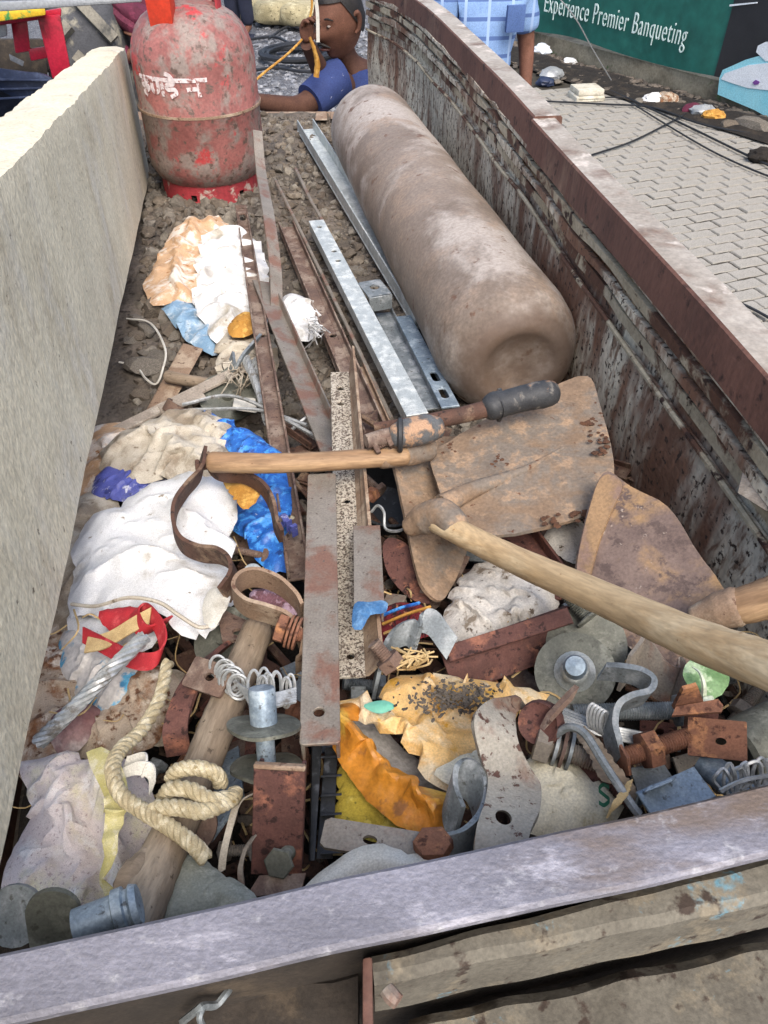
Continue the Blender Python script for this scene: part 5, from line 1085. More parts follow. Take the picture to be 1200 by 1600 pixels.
# ---------------------------------------------------------------- centre-right: sack, red channel, woven cloth
one('red_channel', section(P(775, 790, .16), P(878, 935, .185), .040, .018, -.018, .004, up=(.1, -.4, 1)), m_rustred, 'dark red channel showing between the two hoe handles', 'steel channel')
one('flaky_sack', sack([(702, 945), (720, 905), (745, 880), (790, 875), (840, 905), (868, 938), (840, 962), (800, 985), (755, 1004), (715, 1006), (700, 980)], [.17, .175, .18, .185, .19, .19, .19, .18, .175, .17, .17], .03, .022, .006, .05, 63, edge=.025, fold=[(745, 1000, 830, 950, .012, .01)]), m_whitepaper, 'flaking white sack under the pale hoe handle', 'sack')
one('flaky_sack', sack([(855, 830), (880, 815), (912, 812), (916, 840), (905, 872), (880, 862)], .19, .02, .015, .007, .04, 64, edge=.02), m_whitepaper, 'small white sack patch between hoe blades', 'sack')
one('steel_angle', section(P(700, 1022, .215), P(890, 962, .245), .016, -.045, 0, .004, up=(-.1, -.35, 1)), m_rustred, 'dark red steel angle with pale worn edge under the flaking sack', 'steel angle')
one('steel_angle', section(P(700, 1052, .19), P(905, 978, .215), .045, -.02, 0, .004, up=(-.1, -.75, .7)), m_rustred, 'deep red steel angle half hidden beneath the pale edged one', 'steel angle')
one('stud_bolt', hexbolt(P(922, 968, .235), (-.55, .7, .3), .0085, .07, .004), m_galvgreen, 'threaded stud showing above the zinc discs', 'stud')
wc = thing('woven_cloth', P(635, 965, .14), 'red woven cloth with blue and yellow stripes beside the stub', 'cloth')
mk('cloth', sack([(592, 955), (620, 938), (655, 940), (682, 958), (668, 985), (625, 992), (602, 1002), (590, 985)], .17, .022, .014, .006, .04, 65, edge=.02), mat('red_weave', C('#8d2f34'), C('#70262b'), 60, C('#3a2326'), 110, .54, .03, C('#c58a60'), 130, .64, .03, rough=.9, bump=.7, bs=260, stretch=(1, .3, 1)), wc)
for k, (mm, x0, y0, x1, y1) in enumerate(((m_ochcloth, 598, 975, 672, 948), (m_orbag, 600, 990, 676, 966), (m_sackb, 596, 962, 655, 942))):
    mk('stripe', tube([P(x0, y0, .185), P((x0+x1)/2, (y0+y1)/2 - 2, .20), P(x1, y1, .188)], .002, 5, 6), mm, wc)
one('rusty_plate', sheetpoly([(598, 855), (612, 842), (640, 856), (655, 905), (672, 945), (640, 935), (606, 895)], [.17, .175, .175, .165, .15, .15, .16], .008, .004, .004, 6), m_rustred, 'pitted red brown plate under the small hoe blade', 'steel plate')
for k, (x0, y0) in enumerate(((668, 930), (684, 922), (700, 912))):
    one('blade_shard', section(P(x0, y0, .155), P(x0 + 22, y0 - 45, .165), .020, -.012, 0, .003), m_rust, ('left', 'middle', 'right')[k] + ' of three rusty bar ends below the small hoe blade', 'bar end')
one('black_bowl', lathe(P(602, 800, .10), (.1, -.3, 1), [(0, .02), (.0, .045), (.03, .055), (.06, .06), (.06, .056), (.03, .05), (.006, .04)], 28), m_black, 'black plastic bowl in the gap left of the hoe blades', 'bowl')
one('bent_wire', tube([P(580, 800, .18), P(590, 790, .19), P(600, 800, .19), (P(602, 825, .18)), P(620, 830, .18), P(640, 822, .18)], .002, 5, 6), m_wire, 'thin bent wire over the black bowl', 'wire')
gc = thing('grey_clamp', P(640, 1010, .15), 'smooth grey pole clamp with a curled end above the orange bag', 'clamp')
mk('band', strip([P(588, 1072, .20), P(592, 1038, .21), P(612, 1002, .22), P(640, 988, .225), P(652, 1000, .225), P(652, 982, .23), P(662, 970, .235), P(678, 975, .235), P(695, 998, .23), P(706, 1014, .225)], [(.006, .014, .026), (.008, .018, .02), (.012, .02, .01)], .004, 8), m_galvd, gc)
mk('bolt', hexbolt(P(616, 1042, .24), (-.6, .4, .6), .007, .03, .012), m_rust, gc)
one('straw_tuft', join(*[tube([P(640 + random.uniform(-10, 10), 1046, .23), P(646 + random.uniform(-26, 26), 1036 + random.uniform(-14, 8), .25), P(650 + random.uniform(-44, 44), 1032 + random.uniform(-22, 14), .245)], .0011, 4, 4) for _ in range(18)]), m_straw, 'tuft of dry straw in front of the grey curled clamp', 'straw')
one('galv_block', hexa([P(x, y, z) for z in (.15, .19) for x, y in ((548, 1108), (572, 1108), (572, 1072), (548, 1072))], .002), m_galvd, 'small galvanised block behind the orange bag fold', 'block')
# ---------------------------------------------------------------- right front
rd = thing('disc_pin', P(900, 1060, .12), 'large galvanised pin with two grey discs facing up, right of the orange bag', 'pin')
dax = V((-.22, -.50, .84)).normalized(); dc = P(898, 1050, .225)
mk('disc', disc(dc, .039, dax, .003, .5), m_galvgreen, rd)
mk('disc', disc(P(916, 1008, .212), .041, dax, .003, 2.0), m_galvgreen, rd)
mk('shaft', lathe(dc - dax * .06, dax, [(0, .010), (.062, .010), (.064, .015), (.07, .0145), (.078, .011), (.11, .011), (.118, .009), (.12, 0)], 22), m_galvblue, rd)
mk('cap', lathe(dc + dax * .004, dax, [(0, .020), (.006, .016), (.012, .0135), (.03, .0135), (.034, .011), (.036, 0)], 22), m_galv, rd)
one('blue_pipe_end', lathe(P(950, 990, .19), (.6, -.55, .1), [(0, .014), (.06, .016), (.062, .022), (.07, .022), (.07, .018), (.02, .016)], 22), m_galvblue, 'bluish pipe end behind the large grey discs', 'pipe end')
one('grey_clamp', strip([P(940, 1049, .27), P(962, 1050, .275), P(995, 1056, .275), P(1014, 1070, .275), P(1008, 1088, .275), P(980, 1096, .275), P(960, 1110, .27), P(954, 1138, .265), P(960, 1165, .26), P(966, 1190, .25)], (.003, -.003, .024), .0055, 8), m_galvd, 'S shaped grey clamp band in front of the large discs', 'clamp')
one('grey_clamp', strip([P(975, 1052, .23), P(992, 1030, .235), P(998, 1022, .235), P(1012, 1034, .235), P(1030, 1060, .23), P(1050, 1070, .23), P(1056, 1055, .235), P(1068, 1090, .23)], (.01, .02, .03), .004, 8), m_rustgrey, 'wide grey half clamp behind the S shaped band', 'clamp')
one('threaded_rod', hexbolt(P(1060, 1110, .23), (-1, -.04, .02), .0085, .10, .002), m_galvd, 'grey threaded rod passing behind the S shaped clamp', 'threaded rod')
bk = thing('rust_bracket', P(1090, 1130, .18), 'orange rusty bracket of two plates with a long bolt', 'bracket')
mk('upper_plate', poly_plate([P(x, y, z) for x, y, z in ((1050, 1118, .275), (1056, 1104, .278), (1122, 1092, .285), (1130, 1102, .284), (1128, 1112, .282))], .005), m_rustor, bk)
mk('gusset', poly_plate([P(x, y, z) for x, y, z in ((1052, 1108, .27), (1068, 1078, .30), (1090, 1072, .30), (1100, 1098, .278))], .004), m_rustor, bk)
mk('lower_plate', xf(plate(rrect(.046, .032, .001), [circ(.026, -.002, .0045, ry=.003)], .0045), frame(P(1075, 1150, .262), P(1158, 1158, .275), (.1, -.5, .9))), m_rustor, bk)
mk('bolt', hexbolt(P(966, 1186, .255), (.95, .28, .05), .0085, .075, .004, .022), m_rustor, bk)
mk('dark_back', poly_plate([P(x, y, z) for x, y, z in ((1080, 1122, .262), (1124, 1112, .268), (1120, 1132, .25), (1084, 1140, .245))], .004), m_rustred, bk)
lf = thing('cabbage_leaf', P(1100, 1060, .24), 'crinkled pale green cabbage leaf under the pale hoe handle', 'leaf')
mk('blade', sack([(1072, 1048), (1085, 1034), (1108, 1030), (1130, 1042), (1136, 1062), (1125, 1080), (1108, 1086), (1088, 1078), (1075, 1066)], .27, .008, .012, .0035, .004, 71, edge=.012, th=.0012), m_leaf, lf)
mk('rib', tube([P(1099, 1088, .27), P(1100, 1070, .283), P(1094, 1052, .287), P(1082, 1042, .282)], [.003, .0022, .0014, .0006], 6, 6), m_leafw, lf)
mk('stalk', hexa([P(x, y, z) for z in (.262, .276) for x, y in ((1098, 1104), (1118, 1100), (1114, 1086), (1098, 1088))], .002), m_leafw, lf)
one('galv_channel', section(P(1010, 1262, .28), P(1100, 1222, .285), .026, -.02, -.02, .003), m_galvblue, 'bluish galvanised channel end touching the tailgate on the right', 'steel channel')
one('blue_chip', hexa([P(x, y, z) for z in (.275, .30) for x, y in ((1005, 1240), (1050, 1222), (1058, 1212), (1012, 1228))], .002), m_galvblue, 'splintered blue painted chip above the galvanised channel end', 'chip')
one('galv_plate', poly_plate([P(x, y, .23) for x, y in ((985, 1200), (1035, 1190), (1068, 1240), (1000, 1250))], .006), m_galvd, 'flat grey plate under the rusty long bolt', 'steel plate')
wb_ = [tube([P(880, 1108 + k * 5, .24 + .002 * k), P(940, 1132 + k * 4, .25), P(1000, 1146 + k * 4, .245), P(1062, 1160 + k * 3, .235)], .0022, 5, 6) for k in range(5)]
one('wire_bundle', join(*wb_), m_wire, 'bundle of bright wires running under the S shaped clamp', 'wire bundle')
one('wire_coil', join(*[tube([P(925 + k * 5, 1118 + k * 3, .262) + V((math.cos(q) * .004, math.sin(q) * .006, math.sin(q) * .009)) for q in [i * .78 for i in range(8)]], .0016, 5, 3, closed=True) for k in range(5)]), m_wire, 'short wire coil beside the S shaped clamp', 'wire coil')
one('cream_pipe', lathe(P(1150, 1180, .23), (.85, .35, .1), [(0, .0), (0, .026), (.004, .03), (.2, .032), (.2, 0)], 26), m_galvgreen, 'fat dull zinc pipe in the right corner by the tailgate', 'pipe')
one('blue_tube', lathe(P(1095, 1190, .235), (.55, -.65, .1), [(0, 0), (0, .012), (.10, .014), (.10, 0)], 20), m_galvblue, 'bluish round tube in front of the fat zinc pipe', 'tube')
one('wire_coil', join(*[tube([P(1128 + k * 12 + random.uniform(-5, 5), 1222 - k * 3 + random.uniform(-4, 4), .285) + V((math.cos(q) * .006, math.sin(q) * .007, math.sin(q) * .010)) * (.75 + .35 * ((k * 37) % 10) / 10) for q in [i * .78 for i in range(8)]], .0016, 5, 3, closed=True) for k in range(7)] + [tube([P(1125, 1236, .29), P(1160, 1220, .295), P(1200, 1212, .29)], .0018, 5, 6)]), m_wire, 'bright wire coil at the right end of the tailgate', 'wire coil')
one('rusty_bolt', hexbolt(P(920, 1185, .235), (.5, -.8, .1), .008, .05, .02), m_rustred, 'short dark rusty bolt between the washers and thick grey wire', 'bolt')
one('pale_offcut', hexa([P(x, y, z) for z in (.30, .31) for x, y in ((1152, 770), (1200, 800), (1200, 722), (1165, 718))], .002), m_board, 'pale board offcut wedged behind the rib of the side wall', 'offcut')
# ---------------------------------------------------------------- lower left corner, tailgate foot
pb = thing('plate_bolt', P(120, 1440, .25), 'galvanised bolt head beside a rounded grey plate, lower left corner', 'bolt')
mk('plate', xf(plate([(0, -.017)] + [(.028 + .017 * math.sin(R(a)), -.017 * math.cos(R(a))) for a in range(0, 181, 15)] + [(0, .017)], [], .004), frame(P(92, 1482, .30), P(80, 1400, .335), (.1, -.6, .7))), m_galvgreen, pb)
mk('shank', lathe(P(118, 1450, .33), (.93, .35, .05), [(0, 0), (0, .0115), (.024, .0115), (.025, .014), (.031, .014), (.032, .0115), (.034, .0115), (.036, .0135), (.040, .012), (.041, 0)], 20), m_galvblue, pb)
one('zinc_plate', xf(plate(circ(0, 0, .02, 20), [], .004), frame(P(24, 1430, .30), P(40, 1430, .30), (.6, -.4, .5))), m_galvd, 'grey plate edge behind the slab in the lower left corner', 'steel plate')
one('green_cloth', sack([(245, 1440), (268, 1360), (300, 1335), (340, 1358), (390, 1392), (380, 1420), (310, 1435)], .27, .02, .018, .0055, .05, 75, edge=.02), m_greencloth, 'grey green cloth tucked behind the tailgate', 'cloth')
one('white_cloth', sack([(470, 1392), (510, 1352), (555, 1328), (600, 1322), (640, 1332), (690, 1330), (690, 1350), (600, 1375)], .30, .02, .012, .006, .06, 76, edge=.018), m_whitecloth, 'off white cloth bulging behind the middle of the tailgate', 'cloth')
one('cloth_tape', strip([P(398, 1240, .26), P(372, 1255, .27), P(360, 1290, .27), P(350, 1330, .26), P(346, 1362, .25)], (.006, .003, .002), .0012, 8), m_sackg, 'thin grey cloth tape hanging beside the upright rusty channel', 'tape')
one('cloth_tape', strip([P(402, 1300, .262), P(385, 1325, .262), P(376, 1355, .255), P(378, 1385, .25)], (.004, .002, .002), .0015, 8), m_rustgrey, 'short dark tape loop left of the upright rusty channel', 'tape')
one('blue_plate', poly_plate([P(x, y, z) for x, y, z in ((330, 1190, .19), (372, 1165, .19), (380, 1240, .215), (330, 1310, .22), (312, 1320, .22))], .004), m_galvblue, 'bluish plate between the wooden stick and the pin discs', 'steel plate')
one('zinc_disc', lathe(P(300, 1290, .235), (-.1, -.4, .9), [(0, .006), (.001, .022), (.004, .022), (.0045, .006)], 24), m_rust, 'small rusty disc with a hole under the rope knot', 'disc')
one('paper_scrap', sack([(438, 800), (460, 795), (468, 850), (462, 880), (440, 872)], .165, .012, .012, .006, .03, 78, edge=.012), m_creambag, 'scrap of printed white paper beside the blue sack', 'paper')
lettering('RIC', P(462, 838, .187), P(442, 818, .187), .025, m_sacknavy, bpy.data.objects['paper_scrap'], 'printed_letters')
one('chrome_bolt', lathe(P(396, 905, .20), (.1, -.3, .9), [(0, .008), (.01, .008), (.012, .0105), (.02, .0105), (.022, .007), (.024, 0)], 16), m_galv, 'small bright bolt end above the tan ring clamp', 'bolt')
one('ochre_rag', sack([(350, 748), (375, 746), (402, 758), (400, 775), (388, 790), (376, 788), (362, 768)], .215, .008, .014, .005, .02, 79, edge=.01), m_ochcloth, 'crumpled mustard rag under the thin dark clamp', 'rag')
# small loose fittings
PH1 = ['under the small hoe blade tip', 'beside the splashed angle end', 'behind the orange bag fold', 'under the pale edged red angle', 'below the flaking white sack', 'in front of the grey curled clamp', 'beside the threaded stud', 'under the pale hoe handle near the discs', 'beneath the long rusty bracket bolt', 'behind the rusty bracket', 'left of the zinc disc behind the stick', 'beneath the red brown strap clamp', 'below the wire coil on the stick', 'beside the grey green cloth', 'under the cream rope bend', 'left of the grey channel end', 'in the dark gap under the blue sack', 'right of the large white sack', 'under the pitted red plate', 'near the black bowl', 'left of the small hoe blade', 'right of the wide half clamp', 'under the cabbage leaf', 'behind the upright rusty channel']
PH2 = ['below the pale steel stub', 'beside the red woven cloth', 'beneath the flaking sack edge', 'behind the large grey discs', 'under the stained sack strip', 'beneath the rope knot', 'behind the two disc pin', 'under the tan ring clamp', 'beneath the wire bundle', 'under the bluish plate on the right', 'left of the long grey channel', 'under the broad hoe blade', 'near the worn hoe foot', 'inside the dark half ring clamp', 'under the thin dark clamp']
rg = random.Random(77)
spots = [(660, 905), (560, 1015), (600, 1075), (745, 1040), (800, 1045), (690, 1075), (885, 960), (1010, 1010), (1040, 1180), (1130, 1150), (330, 985), (300, 1190), (390, 1130), (345, 1330), (250, 1190), (455, 1110), (420, 870), (400, 850), (640, 880), (560, 790), (595, 770), (1090, 1000), (1150, 1060), (470, 1190)]
for k, (x, y) in enumerate(spots):
    a = rg.uniform(0, 6.3); ax_ = V((math.cos(a), math.sin(a), rg.uniform(-.2, .3)))
    one('loose_bolt', hexbolt(P(x, y, rg.uniform(.12, .17)), ax_, rg.uniform(.005, .008), rg.uniform(.04, .07), .008, .03 if k % 2 else None), (m_rust, m_rustgrey, m_galvd, m_rustor)[k % 4], ('rusty', 'grey', 'zinc plated', 'orange rusty')[k % 4] + ' loose hex bolt ' + PH1[k], 'bolt', 'loose bolts in the pile')
spots = [(575, 900), (620, 930), (770, 1030), (850, 990), (320, 1100), (280, 1230), (395, 1170), (450, 1040), (1000, 1140), (1060, 1210), (480, 870), (720, 860), (1120, 1010), (355, 870), (420, 840)]
for k, (x, y) in enumerate(spots):
    a = rg.uniform(0, 6.3); A_ = P(x, y, rg.uniform(.11, .16)); d = V((math.cos(a), math.sin(a), rg.uniform(-.1, .3)))
    one('steel_offcut', section(A_, A_ + d * rg.uniform(.06, .12), rg.uniform(.018, .032), -.015, 0, .0035, up=(rg.uniform(-.4, .4), rg.uniform(-.5, .1), 1), holes=[circ(.02, 0, .005)]), (m_rustred, m_rustgrey, m_rust, m_galvd)[k % 4], 'short ' + ('dark red', 'grey', 'brown', 'zinc plated')[k % 4] + ' perforated offcut ' + PH2[k], 'offcut', 'steel offcuts in the pile')
one('bent_wire', tube([P(285, 1596, .35), P(308, 1578, .37), P(318, 1572, .37), P(338, 1570, .36), P(354, 1552, .36), P(364, 1538, .35)], .0022, 6, 6), m_galvd, 'bent grey wire poking out below the tailgate rail', 'wire')
one('bent_wire', tube([P(318, 1572, .37), P(312, 1590, .37), P(318, 1606, .36)], .0018, 6, 6), m_galvd, 'short wire end hanging from the bent wire below the rail', 'wire')
# loose fill under and between everything
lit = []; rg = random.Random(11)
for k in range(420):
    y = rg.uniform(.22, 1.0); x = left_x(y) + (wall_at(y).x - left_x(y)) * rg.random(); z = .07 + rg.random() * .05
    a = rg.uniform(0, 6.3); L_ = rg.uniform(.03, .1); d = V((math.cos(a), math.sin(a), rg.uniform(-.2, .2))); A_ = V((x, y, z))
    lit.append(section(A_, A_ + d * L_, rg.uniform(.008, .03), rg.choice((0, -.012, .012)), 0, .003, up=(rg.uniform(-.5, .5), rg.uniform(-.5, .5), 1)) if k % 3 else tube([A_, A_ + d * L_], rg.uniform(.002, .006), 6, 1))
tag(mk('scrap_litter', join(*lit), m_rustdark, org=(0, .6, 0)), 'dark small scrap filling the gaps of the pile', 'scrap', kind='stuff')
lit = []
for k in range(900):
    y = rg.uniform(.2, 1.35); x = left_x(y) + (wall_at(y).x - left_x(y)) * rg.random(); s_ = rg.uniform(.003, .011); z = .085 + rg.random() * .03 if y < .9 else bedz(x, y) + s_ * .3
    lit.append(xf(smv[k % 6], Matrix.Translation((x, y, z)) @ Matrix.Rotation(rg.uniform(0, 6), 4, 'Z') @ Matrix.Diagonal((s_ * 1.5, s_, s_ * .7, 1))))
tag(mk('dirt_clods', join(*lit), m_dirt, org=(0, .6, 0)), 'small brown clods of earth between the scrap', 'dirt', kind='stuff')
lit = []
for k in range(260):
    px, py = rg.uniform(60, 1180), rg.uniform(880, 1380); z = rg.uniform(.10, .20); a = rg.uniform(0, 6.3); L_ = rg.uniform(10, 45)
    lit.append(tube([P(px, py, z), P(px + math.cos(a) * L_, py + math.sin(a) * L_, z + rg.uniform(-.01, .02)), P(px + math.cos(a + .5) * L_ * 2, py + math.sin(a + .5) * L_ * 2, z)], rg.uniform(.0006, .0013), 4, 4))
tag(mk('straw_litter', join(*lit), m_straw, org=(0, .6, 0)), 'dry straw and fibres scattered through the scrap', 'straw', kind='stuff')
# ---------------------------------------------------------------- beyond the trailer
K, KB = 1.0, 1.0
def skinmesh(J, E, rad, sub=2):
    """one continuous body surface grown round a skeleton; J name->point, rad name->radius"""
    names = list(J); me = bpy.data.meshes.new('t'); me.from_pydata([tuple(J[n]) for n in names], [(names.index(a), names.index(b)) for a, b in E], [])
    o = bpy.data.objects.new('t', me); COL.objects.link(o)
    md = o.modifiers.new('s', 'SKIN'); md.use_smooth_shade = True; md.branch_smoothing = .6
    for i, n in enumerate(names):
        r_ = rad[n]; r_ = r_ if isinstance(r_, tuple) else (r_, r_)
        me.skin_vertices[0].data[i].radius = r_; me.skin_vertices[0].data[i].use_root = (i == 0)
    s2 = o.modifiers.new('u', 'SUBSURF'); s2.levels = sub; s2.render_levels = sub
    dg = bpy.context.evaluated_depsgraph_get(); m2 = bpy.data.meshes.new_from_object(o.evaluated_get(dg))
    r = [v.co.copy() for v in m2.vertices], [tuple(p.vertices) for p in m2.polygons]
    bpy.data.objects.remove(o); bpy.data.meshes.remove(m2); return r
m_skin = mat('brown_skin', C('#6d4a3b'), C('#5d3e31'), 14, C('#7d5747'), 10, .58, .1, rough=.72, bump=.15, bs=160, spec=.25)
m_skind = mat('dark_skin', C('#5c4034'), C('#4c342b'), 18, rough=.72, bump=.15, spec=.25, bs=120)
m_hair = mat('black_hair', C('#1b1816'), C('#262220'), 60, rough=.6, bump=.5, bs=220)
m_lip = mat('lip', C('#5e352e'), C('#532e28'), 20, rough=.5, bump=.05)
m_eye = mat('eye_white', C('#9c918a'), C('#8f857e'), 20, rough=.3, bump=0)
m_blueshirt = mat('blue_dotted_shirt', C('#364679'), C('#2b3968'), 7, C('#c7cbdc'), 42, .665, .02, rough=.85, bump=.15, bs=120)
m_check = mat('blue_check_shirt', C('#7f9cc4'), C('#6c8ab6'), 6, rough=.85, bump=.15, bs=120)
def stripes(m, col, sc, axis, t):
    nt = m.node_tree; b = nt.nodes['Principled BSDF']; old = b.inputs['Base Color'].links[0].from_socket
    tc = nd(nt, 'ShaderNodeTexCoord'); sp = nd(nt, 'ShaderNodeSeparateXYZ'); nt.links.new(tc.outputs['Object'], sp.inputs[0])
    mm = nd(nt, 'ShaderNodeMath', operation='MULTIPLY'); mm.inputs[1].default_value = sc; nt.links.new(sp.outputs[axis], mm.inputs[0])
    fr_ = nd(nt, 'ShaderNodeMath', operation='FRACT'); nt.links.new(mm.outputs[0], fr_.inputs[0])
    lt = nd(nt, 'ShaderNodeMath', operation='LESS_THAN'); lt.inputs[1].default_value = t; nt.links.new(fr_.outputs[0], lt.inputs[0])
    mx = nd(nt, 'ShaderNodeMix', data_type='RGBA'); nt.links.new(lt.outputs[0], mx.inputs[0]); nt.links.new(old, mx.inputs[6]); mx.inputs[7].default_value = col; nt.links.new(mx.outputs[2], b.inputs['Base Color'])
stripes(m_check, C('#4c6494'), 13, 2, .22); stripes(m_check, C('#93aacb'), 9, 0, .12)
m_checkd = mat('dark_check_line', C('#3f5684'), C('#4a6290'), 6, rough=.85, bump=.15, bs=120)
m_navy = mat('navy_cloth', C('#24283a'), C('#1c2030'), 8, rough=.9, bump=.2, bs=90)
m_grey = mat('grey_cloth', C('#4c4c50'), C('#404044'), 8, rough=.9, bump=.2, bs=90)
m_maroon = mat('maroon_cloth', C('#5f2238'), C('#4a1b2c'), 9, C('#763248'), 8, .57, .08, rough=.85, bump=.3, bs=80)
m_redp = mat('red_tractor_paint', C('#b3243a'), C('#a01f33'), 5, C('#7a1a26'), 9, .64, .06, rough=.35, bump=.08)
m_tyre = mat('tyre_rubber', C('#4a4b4e'), C('#3a3b3e'), 8, C('#8d8878'), 7, .57, .07, rough=.85, bump=.3)
m_mudlug = mat('muddy_lug', C('#827d70'), C('#6a665c'), 9, C('#4a4945'), 9, .57, .08, rough=.9, bump=.3)
m_navypaint = mat('navy_paint', C('#2a3550'), C('#222c44'), 6, C('#45506a'), 9, .6, .07, rough=.5, bump=.1)
m_yellow = mat('yellow_trim', C('#d8b431'), C('#caa52a'), 6, C('#3f8a4a'), 16, .55, .03, rough=.5, bump=.1)
m_steelgrey = mat('grey_steel', C('#a2a5a6'), C('#94979a'), 5, C('#7d8082'), 7, .6, .08, rough=.5, metal=.3, bump=.1)
m_sand = mat('sandbag', C('#a69c7c'), C('#8f8668'), 6, C('#bdb493'), 9, .57, .08, C('#5d5742'), 30, .62, .05, rough=.95, bump=.6, bs=50)
def rebuild(name, fn): return fn
def body(name, label, J, rad, E, mskin):
    t = thing(name, V((J['pelvis'].x, J['pelvis'].y, GZ)), label, 'person')
    mk('body', skinmesh(J, E, rad), mskin, t, smooth=80); return t
BE = [('pelvis', 'waist'), ('waist', 'chest'), ('chest', 'neck'), ('neck', 'head'), ('chest', 'sl'), ('sl', 'el'), ('el', 'wl'), ('wl', 'hl'), ('chest', 'sr'), ('sr', 'er'), ('er', 'wr'), ('wr', 'hr'),
      ('pelvis', 'kl'), ('kl', 'al'), ('al', 'tl'), ('pelvis', 'kr'), ('kr', 'ar'), ('ar', 'tr')]
BR = dict(pelvis=.135, waist=.125, chest=.145, neck=.052, head=.06, sl=.062, el=.043, wl=.028, hl=.03, sr=.062, er=.043, wr=.028, hr=.03, kl=.06, al=.04, tl=.035, kr=.06, ar=.04, tr=.035)
def garment(t, name, J, rad, E, keys, grow, m):
    sub = {k: J[k] for k in keys}; ed = [(a, b) for a, b in E if a in keys and b in keys]
    vf = skinmesh(sub, ed, {k: (rad[k] + grow if not isinstance(rad[k], tuple) else (rad[k][0] + grow, rad[k][1] + grow)) for k in keys})
    nv = [v + V((noise.noise(v * 7), noise.noise(v * 7 + V((9, 0, 0))), 0)) * .012 + V((noise.noise(V((v.x * 5, v.y * 5, v.z * 22))), noise.noise(V((v.x * 5 + 4, v.y * 5, v.z * 22))), 0)) * .007 for v in vf[0]]
    return mk(name, (nv, vf[1]), m, t, smooth=80)
def head(t, c, fwd, mskin, k=1.0, hair=True, tache=True):
    """c centre of skull, fwd facing direction"""
    f = V(fwd).normalized(); u = V((0, 0, 1)); u = (u - f * u.dot(f)).normalized(); s = f.cross(u)
    def W(x, y, z): return c + (f * x + s * y + u * z) * k
    vs, fs = [], []; nu, nv = 36, 28
    for j in range(nv + 1):
        th = math.pi * j / nv
        for i in range(nu):
            ph = 2 * math.pi * i / nu; x, y, z = math.sin(th) * math.cos(ph), math.sin(th) * math.sin(ph), math.cos(th)
            X, Y, Z = x * .098, y * .076, z * .118
            if z < -.1: Y *= 1 - .28 * min(1, (-z - .1) / .8); X *= 1 - .10 * (-z)
            if x > 0:
                def g(yy, zz, sy, sz): return math.exp(-((Y - yy) / sy) ** 2 - ((Z - zz) / sz) ** 2)
                X += .030 * g(0, -.022, .011, .018) + .014 * g(0, .0, .008, .02) - .012 * (g(.032, .008, .015, .012) + g(-.032, .008, .015, .012)) + .007 * (g(.03, .028, .02, .008) + g(-.03, .028, .02, .008))
                X += .008 * g(0, -.062, .022, .007) - .006 * g(0, -.05, .02, .005) + .012 * g(0, -.098, .02, .014) + .005 * (g(.045, -.02, .018, .02) + g(-.045, -.02, .018, .02))
            vs.append(W(X, Y, Z))
    for j in range(nv):
        for i in range(nu): fs.append((j*nu+i, j*nu+(i+1)%nu, (j+1)*nu+(i+1)%nu, (j+1)*nu+i))
    h = mk('head', (vs, fs), mskin, t, smooth=80)
    for sg in (-1, 1):
        mk('eye', xf(lathe((0, 0, 0), (1, 0, 0), [(-.006, 0), (-.004, .006), (0, .007), (.005, .005), (.0065, 0)], 12), Matrix.Translation(W(.082, .031 * sg, .008)) @ frame((0, 0, 0), f).to_3x3().to_4x4() @ Matrix.Diagonal((k, k, k * .55, 1))), m_eye, h)
        mk('pupil', xf(lathe((0, 0, 0), (1, 0, 0), [(0, 0), (.001, .004), (.002, .003), (.0025, 0)], 10), Matrix.Translation(W(.0885, .031 * sg, .008)) @ frame((0, 0, 0), f).to_3x3().to_4x4() @ Matrix.Scale(k, 4)), m_hair, h)
        mk('brow', tube([W(.092, .016 * sg, .027), W(.089, .034 * sg, .033), W(.076, .050 * sg, .026)], [.002 * k, .003 * k, .0015 * k], 6, 4), m_hair, h)
        e = [W(.0, .074 * sg, .022), W(-.012, .082 * sg, .03), W(-.018, .084 * sg, .01), W(-.012, .082 * sg, -.018), W(.0, .075 * sg, -.03)]
        mk('ear', tube(e, [.005 * k, .009 * k, .009 * k, .007 * k, .005 * k], 8, 4), mskin, h)
    mk('mouth', tube([W(.086, -.024, -.064), W(.099, 0, -.062), W(.086, .024, -.064)], [.002 * k, .0055 * k, .002 * k], 8, 5), m_lip, h)
    if tache: mk('moustache', tube([W(.086, -.03, -.056), W(.100, -.01, -.046), W(.103, 0, -.045), W(.100, .01, -.046), W(.086, .03, -.056)], [.002 * k, .0055 * k, .004 * k, .0055 * k, .002 * k], 8, 5), m_hair, h)
    if hair:
        hv, hf = [], []; nu, nv = 34, 16
        for j in range(nv + 1):
            for i in range(nu):
                ph = 2 * math.pi * i / nu; c_ = math.cos(ph); lim = .95 + .95 * max(0, min(1, (.45 - c_) / .8)); th = lim * j / nv
                x, y, z = math.sin(th) * math.cos(ph), math.sin(th) * math.sin(ph), math.cos(th); b = 1.07 + .05 * noise.noise(V((x * 6, y * 6, z * 6))) + .02 * noise.noise(V((x * 25, y * 25, z * 25)))
                hv.append(W(x * .098 * b, y * .076 * b, z * .118 * b))
        for j in range(nv):
            for i in range(nu): hf.append((j*nu+i, j*nu+(i+1)%nu, (j+1)*nu+(i+1)%nu, (j+1)*nu+i))
        mk('hair', (hv, hf), m_hair, h, smooth=80)
    return h
